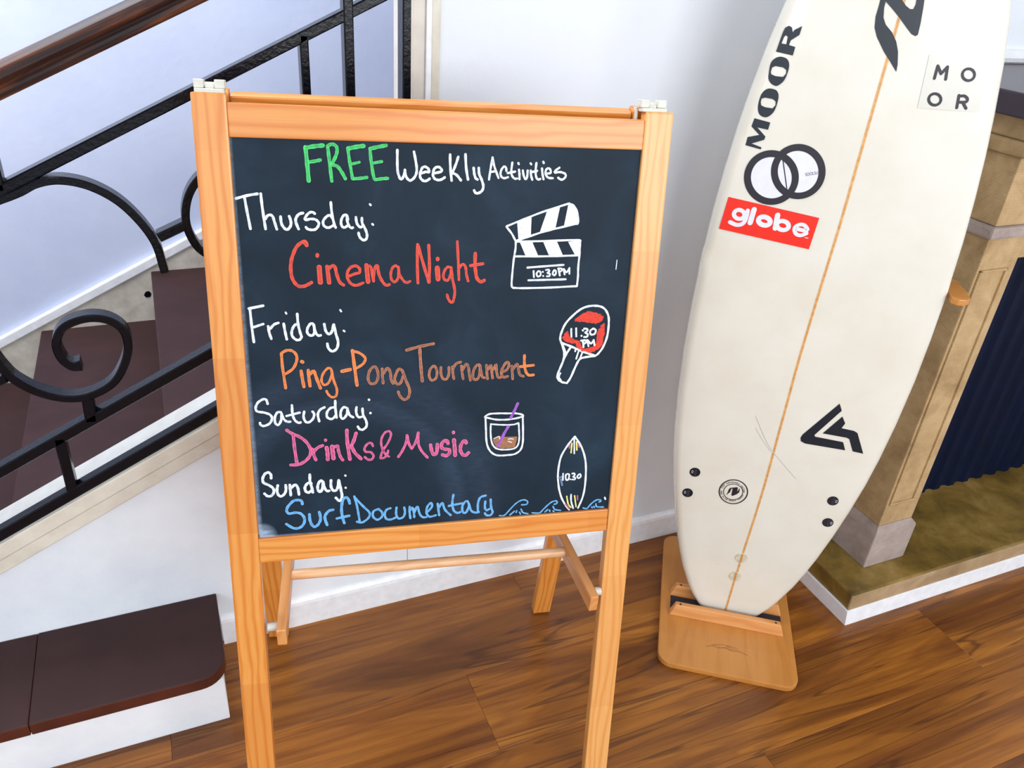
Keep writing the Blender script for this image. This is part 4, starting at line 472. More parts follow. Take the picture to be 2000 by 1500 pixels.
 ('lettering','blue chalk lettering Surf Documentary','blue','43|903,-6062 902,-6036 900,-6019 894,-6006 884,-5997 871,-5991 856,-5986 839,-5984 821,-5984 801,-5985 780,-5991 759,-6002 737,-6021 713,-6046 691,-6073 674,-6097 663,-6117 657,-6136 654,-6154 654,-6170 658,-6185 665,-6199 676,-6211 691,-6219 713,-6219 740,-6214 769,-6209 795,-6208 819,-6212 842,-6218 864,-6228 882,-6242 897,-6262 910,-6286 920,-6313 925,-6339 924,-6365 918,-6392 908,-6418 896,-6440 880,-6459 861,-6475 841,-6487 820,-6496 799,-6499 777,-6498 755,-6493 732,-6484 707,-6467 679,-6444 654,-6422 636,-6406;44|1005,-6256 1005,-6275 1005,-6303 1005,-6335 1008,-6364 1014,-6390 1021,-6417 1030,-6441 1040,-6460 1050,-6474 1062,-6484 1074,-6488 1087,-6488 1102,-6480 1118,-6467 1134,-6449 1147,-6431 1157,-6410 1166,-6388 1172,-6364 1175,-6338 1174,-6309 1169,-6276 1164,-6245 1160,-6225;44|1380,-6198 1367,-6200 1349,-6202 1329,-6207 1310,-6217 1293,-6232 1276,-6253 1261,-6275 1250,-6297 1245,-6318 1245,-6339 1247,-6360 1251,-6382 1256,-6405 1263,-6430 1270,-6453 1275,-6469;44|1648,-6100 1645,-6083 1641,-6059 1635,-6034 1627,-6014 1617,-6002 1604,-5992 1591,-5987 1579,-5988 1567,-5994 1556,-6005 1545,-6022 1536,-6046 1528,-6078 1522,-6119 1517,-6162 1514,-6203 1514,-6240 1517,-6277 1521,-6312 1526,-6345 1531,-6378 1539,-6410 1546,-6437 1550,-6456;44|1435,-6362 1633,-6325;35|1726,-5977 1732,-6004 1741,-6043 1750,-6086 1758,-6126 1764,-6162 1769,-6196 1774,-6231 1779,-6269 1784,-6314 1790,-6364 1795,-6410 1799,-6441;36|1731,-5998 1754,-6028 1787,-6071 1823,-6119 1856,-6161 1887,-6198 1919,-6233 1947,-6266 1964,-6297 1968,-6324 1963,-6350 1952,-6373 1937,-6394 1916,-6416 1889,-6437 1861,-6455 1835,-6466 1812,-6467 1789,-6460 1769,-6451 1755,-6445;36|2115,-6236 2097,-6241 2071,-6248 2045,-6258 2027,-6273 2017,-6294 2013,-6321 2013,-6348 2018,-6372 2030,-6393 2047,-6412 2066,-6427 2086,-6434 2106,-6430 2128,-6418 2148,-6400 2162,-6382 2169,-6363 2171,-6340 2169,-6317 2164,-6297 2151,-6278 2133,-6261 2115,-6246 2102,-6235;36|2303,-6235 2290,-6238 2273,-6242 2255,-6249 2239,-6259 2228,-6276 2217,-6297 2210,-6320 2207,-6343 2209,-6366 2215,-6391 2224,-6414 2236,-6431 2252,-6440 2271,-6445 2292,-6445 2312,-6444 2333,-6438 2355,-6429 2374,-6420 2388,-6413;36|2403,-6228 2400,-6252 2396,-6287 2394,-6324 2395,-6356 2402,-6383 2411,-6407 2424,-6427 2438,-6439 2456,-6440 2478,-6434 2498,-6422 2515,-6408 2526,-6391 2533,-6369 2538,-6346 2541,-6324 2540,-6300 2537,-6275 2532,-6253 2529,-6237;36|2618,-6229 2617,-6246 2617,-6272 2616,-6301 2617,-6329 2619,-6360 2623,-6394 2626,-6424 2629,-6445;36|2636,-6287 2642,-6277 2651,-6262 2660,-6249 2674,-6259 2679,-6282 2683,-6309 2687,-6334 2689,-6359 2691,-6387 2692,-6411 2693,-6428;36|2699,-6335 2708,-6311 2720,-6274 2733,-6242 2745,-6231 2754,-6250 2763,-6289 2772,-6334 2782,-6370 2794,-6394 2806,-6413 2819,-6428 2833,-6439 2850,-6445 2868,-6445 2885,-6444 2897,-6443;36|2923,-6337 2936,-6322 2956,-6300 2975,-6276 2987,-6255 2990,-6233 2988,-6209 2983,-6190 2974,-6182 2960,-6188 2942,-6204 2924,-6226 2910,-6249 2902,-6276 2897,-6306 2895,-6337 2897,-6364 2904,-6388 2916,-6410 2931,-6429 2949,-6440 2973,-6441 3003,-6434 3032,-6425 3052,-6418;37|3083,-6204 3085,-6225 3089,-6256 3093,-6289 3096,-6320 3100,-6349 3104,-6379 3107,-6405 3110,-6423;36|3109,-6278 3118,-6258 3132,-6228 3146,-6202 3160,-6195 3171,-6213 3180,-6249 3191,-6291 3206,-6328 3229,-6359 3258,-6391 3285,-6418 3304,-6437;37|3345,-6057 3341,-6087 3335,-6130 3329,-6178 3328,-6221 3331,-6258 3337,-6294 3345,-6327 3355,-6353 3368,-6372 3383,-6386 3399,-6395 3414,-6401 3429,-6402 3444,-6399 3457,-6393 3466,-6390;37|3270,-6260 3490,-6225;37|3607,-6240 3600,-6223 3591,-6205 3580,-6191 3567,-6187 3551,-6195 3533,-6214 3515,-6237 3503,-6262 3498,-6290 3497,-6323 3499,-6354 3505,-6378 3515,-6396 3528,-6409 3543,-6415 3558,-6411 3572,-6392 3586,-6360 3599,-6326 3608,-6298 3612,-6280 3613,-6265 3611,-6253 3607,-6240;37|3614,-6255 3619,-6278 3627,-6312 3637,-6347 3649,-6374 3663,-6391 3680,-6402 3698,-6410 3715,-6415 3733,-6418 3752,-6417 3769,-6414 3781,-6413;37|3892,-6107 3874,-6111 3849,-6115 3822,-6123 3801,-6137 3787,-6159 3777,-6187 3769,-6218 3764,-6251 3762,-6290 3763,-6335 3766,-6376 3767,-6404;37|3888,-6216 3887,-6238 3884,-6271 3883,-6305 3884,-6332 3889,-6352 3895,-6367 3903,-6379 3912,-6385 3923,-6385 3937,-6379 3949,-6372 3958,-6367;37|3979,-6186 3981,-6212 3983,-6249 3985,-6289 3990,-6325 3997,-6355 4007,-6383 4016,-6408 4019,-6430 4015,-6449 4006,-6465 3994,-6477 3981,-6486 3965,-6490 3947,-6490 3929,-6486 3914,-6481 3904,-6473 3896,-6462 3891,-6450 3887,-6442'),
 ('drawing','white chalk ping-pong bat outline reading 11:30 PM','white','34|5054,-3452 5049,-3441 5041,-3425 5034,-3406 5030,-3385 5030,-3363 5032,-3339 5036,-3313 5044,-3283 5055,-3249 5068,-3210 5085,-3171 5106,-3133 5132,-3096 5163,-3060 5196,-3026 5229,-2994 5261,-2964 5295,-2936 5329,-2911 5363,-2891 5397,-2876 5432,-2865 5467,-2857 5502,-2853 5539,-2850 5576,-2851 5612,-2854 5645,-2860 5673,-2868 5698,-2879 5720,-2893 5741,-2911 5760,-2934 5778,-2961 5794,-2992 5806,-3023 5814,-3056 5819,-3089 5821,-3126 5823,-3166 5823,-3211 5822,-3261 5818,-3312 5812,-3361 5802,-3407 5789,-3453 5774,-3497 5758,-3536 5741,-3570 5721,-3601 5701,-3627 5684,-3649 5667,-3665 5652,-3676 5639,-3683 5630,-3689;35|5054,-3452 5087,-3465 5135,-3484 5189,-3506 5242,-3528 5294,-3551 5349,-3576 5403,-3600 5454,-3622 5504,-3641 5555,-3659 5598,-3673 5629,-3684;35|5060,-3462 5068,-3484 5080,-3516 5093,-3551 5102,-3582 5108,-3607 5111,-3630 5113,-3652 5113,-3675 5112,-3698 5109,-3719 5105,-3742 5098,-3768 5088,-3800 5075,-3835 5061,-3871 5050,-3903 5040,-3932 5030,-3960 5023,-3985 5020,-4007 5020,-4027 5023,-4043 5029,-4057 5039,-4071 5051,-4086 5067,-4099 5085,-4111 5103,-4121 5125,-4129 5149,-4134 5172,-4137 5187,-4140;35|5187,-4140 5197,-4125 5211,-4105 5227,-4079 5244,-4046 5261,-4004 5279,-3954 5298,-3902 5315,-3858 5329,-3823 5342,-3792 5355,-3766 5369,-3745 5383,-3730 5396,-3722 5413,-3716 5439,-3710 5482,-3703 5536,-3697 5588,-3692 5624,-3689;34|5212,-3533 5202,-3549 5187,-3572 5171,-3599 5156,-3624 5143,-3652 5130,-3681 5119,-3708 5111,-3727;26|5349,-3598 5317,-3728;26|5413,-3621 5379,-3734;26|5296,-3566 5293,-3602;26|5070,-3468 5147,-3645;26|5069,-3967 5063,-3978 5055,-3994 5048,-4012 5046,-4029 5053,-4047 5065,-4066 5078,-4082 5086,-4094;31|5203,-3225 5213,-3358;31|5283,-3217 5294,-3350;31|5378,-3341 5382,-3345;31|5393,-3250 5400,-3256;31|5416,-3225 5442,-3225 5457,-3227 5468,-3231 5475,-3247 5470,-3266 5461,-3273 5448,-3280 5436,-3286 5453,-3301 5468,-3306 5479,-3313 5483,-3323 5484,-3337 5482,-3350 5466,-3363 5451,-3364 5436,-3363 5426,-3363;31|5575,-3223 5564,-3229 5547,-3239 5531,-3250 5521,-3262 5519,-3278 5521,-3296 5527,-3313 5536,-3324 5549,-3328 5566,-3327 5584,-3323 5597,-3315 5605,-3303 5611,-3286 5614,-3268 5613,-3254 5606,-3244 5595,-3237 5583,-3232 5575,-3228;31|5410,-3429 5427,-3533;31|5379,-3423 5393,-3422 5414,-3419 5435,-3418 5450,-3420 5464,-3436 5463,-3456 5444,-3471 5432,-3477 5424,-3481;31|5481,-3415 5509,-3519;31|5491,-3421 5502,-3434 5517,-3454 5533,-3471 5547,-3479 5559,-3470 5572,-3452 5582,-3432 5589,-3418;31|5589,-3418 5611,-3506'),
 ('scribble','red scribbled chalk infill of the bat','red_fill','22|5260,-3075 5399,-2972;22|5263,-3095 5461,-2945;22|5292,-3095 5490,-2948;22|5316,-3100 5518,-2953;22|5336,-3108 5537,-2963;22|5377,-3100 5566,-2967;22|5400,-3105 5590,-2970;22|5428,-3107 5611,-2975;22|5446,-3116 5625,-2991;22|5471,-3121 5656,-2991;22|5501,-3121 5671,-2996;22|5527,-3125 5685,-3015;22|5548,-3131 5691,-3023;22|5580,-3131 5717,-3030;22|5597,-3141 5716,-3054;22|5648,-3126 5705,-3085'),
 ('scribble','red scribbled chalk infill of the bat','red_fill','22|5099,-3313 5145,-3270;22|5069,-3368 5155,-3293;22|5084,-3380 5156,-3316;22|5094,-3397 5167,-3327;22|5108,-3409 5171,-3354;22|5123,-3422 5180,-3360;22|5141,-3432 5202,-3366;22|5160,-3439 5215,-3381;22|5184,-3443 5240,-3395;22|5205,-3449 5249,-3399;22|5222,-3460 5274,-3416;22|5247,-3463 5298,-3421;22|5279,-3458 5314,-3426;22|5299,-3465 5335,-3429;22|5304,-3488 5348,-3438;22|5312,-3508 5363,-3465;22|5322,-3525 5366,-3481;22|5338,-3536 5375,-3501;22|5693,-3190 5742,-3149;22|5351,-3551 5384,-3522;22|5660,-3249 5750,-3169;22|5364,-3565 5391,-3530;22|5644,-3292 5746,-3184;22|5376,-3581 5405,-3545;22|5642,-3321 5753,-3216;22|5393,-3591 5424,-3565;22|5647,-3343 5752,-3244;22|5413,-3599 5447,-3565;22|5642,-3375 5753,-3265;22|5442,-3598 5480,-3562;22|5645,-3400 5759,-3293;23|5468,-3599 5517,-3556;22|5645,-3427 5760,-3320;23|5488,-3607 5555,-3541;22|5641,-3459 5750,-3349;23|5509,-3615 5603,-3522;22|5638,-3488 5744,-3382;23|5527,-3624 5646,-3507;22|5642,-3512 5740,-3417;23|5551,-3628 5742,-3447;23|5598,-3610 5735,-3481;23|5661,-3575 5732,-3504'),
 ('drawing','white chalk drinking glass outline','white','30|3843,-4678 3852,-4667 3869,-4654 3892,-4640 3919,-4631 3950,-4626 3987,-4625 4026,-4625 4065,-4626 4101,-4626 4138,-4628 4175,-4630 4212,-4632 4250,-4633 4288,-4634 4326,-4635 4360,-4638 4391,-4644 4421,-4651 4446,-4659 4465,-4666 4476,-4672 4482,-4684 4466,-4697 4451,-4704 4429,-4711 4400,-4718 4361,-4725 4314,-4732 4264,-4738 4216,-4741 4169,-4742 4121,-4741 4074,-4738 4031,-4733 3991,-4725 3953,-4715 3919,-4704 3891,-4696 3870,-4691 3854,-4688 3843,-4678;31|3854,-4686 3856,-4726 3860,-4782 3863,-4845 3867,-4906 3870,-4963 3873,-5021 3877,-5077 3884,-5128 3893,-5171 3905,-5209 3919,-5244 3936,-5274 3955,-5301 3978,-5324 4002,-5344 4027,-5359 4053,-5370 4079,-5376 4106,-5379 4132,-5381 4158,-5383 4184,-5382 4210,-5381 4237,-5379 4268,-5378 4302,-5377 4335,-5373 4365,-5366 4392,-5353 4418,-5337 4441,-5318 4460,-5294 4473,-5267 4482,-5236 4488,-5200 4492,-5159 4494,-5109 4492,-5053 4490,-4994 4487,-4935 4484,-4871 4480,-4802 4476,-4740 4473,-4698;26|3945,-4807 3967,-4811 3999,-4815 4035,-4820 4071,-4825 4107,-4828 4146,-4831 4184,-4834 4219,-4836 4250,-4836 4279,-4836 4306,-4835 4330,-4833 4353,-4828 4374,-4820 4391,-4813 4403,-4808;27|3945,-4807 3945,-4832 3944,-4867 3944,-4908 3945,-4949 3948,-4990 3952,-5034 3957,-5078 3965,-5116 3974,-5148 3986,-5177 4000,-5201 4016,-5222 4033,-5238 4052,-5250 4074,-5259 4099,-5267 4129,-5272 4164,-5276 4200,-5278 4234,-5278 4266,-5277 4299,-5275 4328,-5271 4354,-5264 4373,-5253 4389,-5239 4401,-5223 4411,-5203 4419,-5179 4425,-5153 4428,-5124 4429,-5091 4429,-5054 4426,-5012 4423,-4970 4419,-4932 4416,-4895 4413,-4860 4409,-4830 4407,-4809;12|4004,-5070 4020,-5062 4043,-5049 4067,-5038 4085,-5034 4093,-5042 4098,-5056 4099,-5072 4101,-5083;13|4242,-5090 4262,-5087 4275,-5085 4287,-5084 4299,-5086 4312,-5089 4324,-5092 4332,-5095;13|4244,-5130 4304,-5149'),
 ('drawing','brown chalk drink in the glass','brown','P|3989,-5062 4091,-5019 4122,-5036 4226,-5049 4390,-5050 4393,-5106 4360,-5248 4158,-5254 4046,-5224 3991,-5117'),
 ('straw_stroke','purple chalk straw','purple','44|4379,-4464 4369,-4490 4354,-4528 4337,-4569 4322,-4605 4307,-4637 4292,-4668 4279,-4694 4270,-4712'),
 ('straw_stroke','purple chalk straw','purple','44|4238,-4860 4225,-4883 4207,-4916 4186,-4956 4165,-4999 4142,-5051 4115,-5113 4092,-5170 4075,-5209'),
 ('drawing','white chalk surfboard outline reading 10.30','white','32|5383,-5100 5364,-5124 5337,-5158 5306,-5199 5276,-5243 5248,-5289 5218,-5341 5190,-5395 5167,-5451 5152,-5511 5142,-5576 5135,-5639 5131,-5698 5129,-5748 5129,-5792 5132,-5836 5136,-5884 5143,-5938 5151,-5995 5162,-6052 5175,-6107 5190,-6158 5206,-6207 5226,-6255 5248,-6302 5277,-6351 5312,-6403 5345,-6448 5368,-6479;32|5383,-5100 5405,-5130 5437,-5173 5471,-5224 5501,-5276 5526,-5329 5550,-5387 5571,-5447 5588,-5507 5601,-5566 5610,-5625 5616,-5685 5621,-5748 5624,-5816 5626,-5888 5626,-5959 5624,-6025 5621,-6085 5615,-6140 5608,-6193 5598,-6247 5582,-6305 5561,-6366 5542,-6419 5528,-6457;28|5376,-5142 5393,-5410;29|5386,-6188 5386,-6210 5387,-6241 5389,-6276 5394,-6312 5403,-6350 5417,-6392 5430,-6430 5439,-6456;28|5219,-5779 5222,-5902;28|5271,-5799 5268,-5817 5268,-5845 5272,-5873 5277,-5892 5285,-5902 5296,-5907 5308,-5905 5316,-5897 5323,-5878 5328,-5850 5330,-5822 5327,-5802 5316,-5793 5299,-5789 5283,-5791 5271,-5799;28|5353,-5893 5354,-5896;28|5381,-5789 5402,-5785 5414,-5784 5426,-5793 5427,-5815 5418,-5831 5408,-5836 5395,-5845 5415,-5856 5429,-5863 5438,-5869 5442,-5888 5435,-5902 5411,-5903 5398,-5901 5388,-5899;28|5506,-5808 5497,-5815 5486,-5826 5477,-5838 5473,-5849 5475,-5860 5483,-5871 5492,-5880 5510,-5881 5520,-5874 5529,-5864 5535,-5853 5536,-5842 5534,-5829 5531,-5817 5523,-5804 5506,-5808;29|5999,-6285 6013,-6320'),
 ('smear','smeared chalk beside the time','smear','30|5155,-5858 5200,-5833'),
 ('smear','smeared chalk beside the time','smear','30|5188,-5887 5216,-5999'),
 ('drawing','yellow chalk stripes on the drawn surfboard','yellow','24|5340,-5220 5336,-5396;24|5420,-5197 5435,-5353;25|5310,-6216 5316,-6245 5324,-6286 5334,-6329 5345,-6365 5358,-6390 5373,-6410 5387,-6425 5396,-6436;25|5450,-6214 5490,-6431'),
 ('drawing','pink chalk stripes on the drawn surfboard','pink_faded','24|5302,-5250 5301,-5308;24|5458,-5242 5472,-5296;25|5293,-6361 5372,-6468;25|5502,-6218 5507,-6297'),
 ('drawing','blue chalk waves along the bottom edge','blue','24|4142,-6506 4157,-6508 4179,-6512 4203,-6513 4227,-6506 4249,-6487 4272,-6460 4296,-6430 4320,-6400 4345,-6372 4371,-6342 4397,-6313 4423,-6290 4447,-6271 4471,-6256 4495,-6245 4517,-6237 4538,-6234 4558,-6234 4577,-6237 4592,-6243 4605,-6252 4616,-6265 4623,-6280 4626,-6292 4618,-6312 4608,-6320 4596,-6325 4578,-6328 4556,-6328 4535,-6327 4520,-6326;25|4323,-6507 4396,-6441;25|4488,-6466 4506,-6502;25|4513,-6408 4518,-6421 4525,-6440 4535,-6460 4548,-6476 4568,-6487 4594,-6495 4619,-6501 4636,-6506;25|4711,-6493 4736,-6497 4772,-6503 4810,-6506 4842,-6503 4863,-6491 4879,-6474 4894,-6453 4914,-6431 4940,-6404 4970,-6372 5001,-6343 5028,-6320 5053,-6305 5076,-6296 5097,-6292 5114,-6290 5127,-6292 5137,-6299 5144,-6308 5147,-6325 5135,-6344 5120,-6353 5102,-6354 5095,-6354;25|4939,-6492 4986,-6448;25|5076,-6394 5081,-6406 5088,-6424 5098,-6442 5112,-6457 5135,-6466 5164,-6473 5193,-6478 5212,-6482;25|5081,-6484 5098,-6497;25|5620,-6462 5632,-6468 5650,-6475 5669,-6481 5688,-6479 5703,-6467 5717,-6448 5732,-6426 5749,-6405 5771,-6384 5795,-6362 5821,-6342 5844,-6328 5866,-6322 5888,-6321 5907,-6324 5922,-6327 5935,-6339 5935,-6352 5920,-6362 5903,-6368;25|5775,-6455 5787,-6471;25|5813,-6446 5823,-6468;25|5849,-6400 5849,-6427 5853,-6443 5864,-6456 5891,-6462 5928,-6466 5964,-6469 5989,-6470;25|4429,-6467 4439,-6432;25|5019,-6462 5023,-6486'),
 ('chalk_mark','stray white chalk tick','white','13|5875,-2123 5870,-2269'),
]
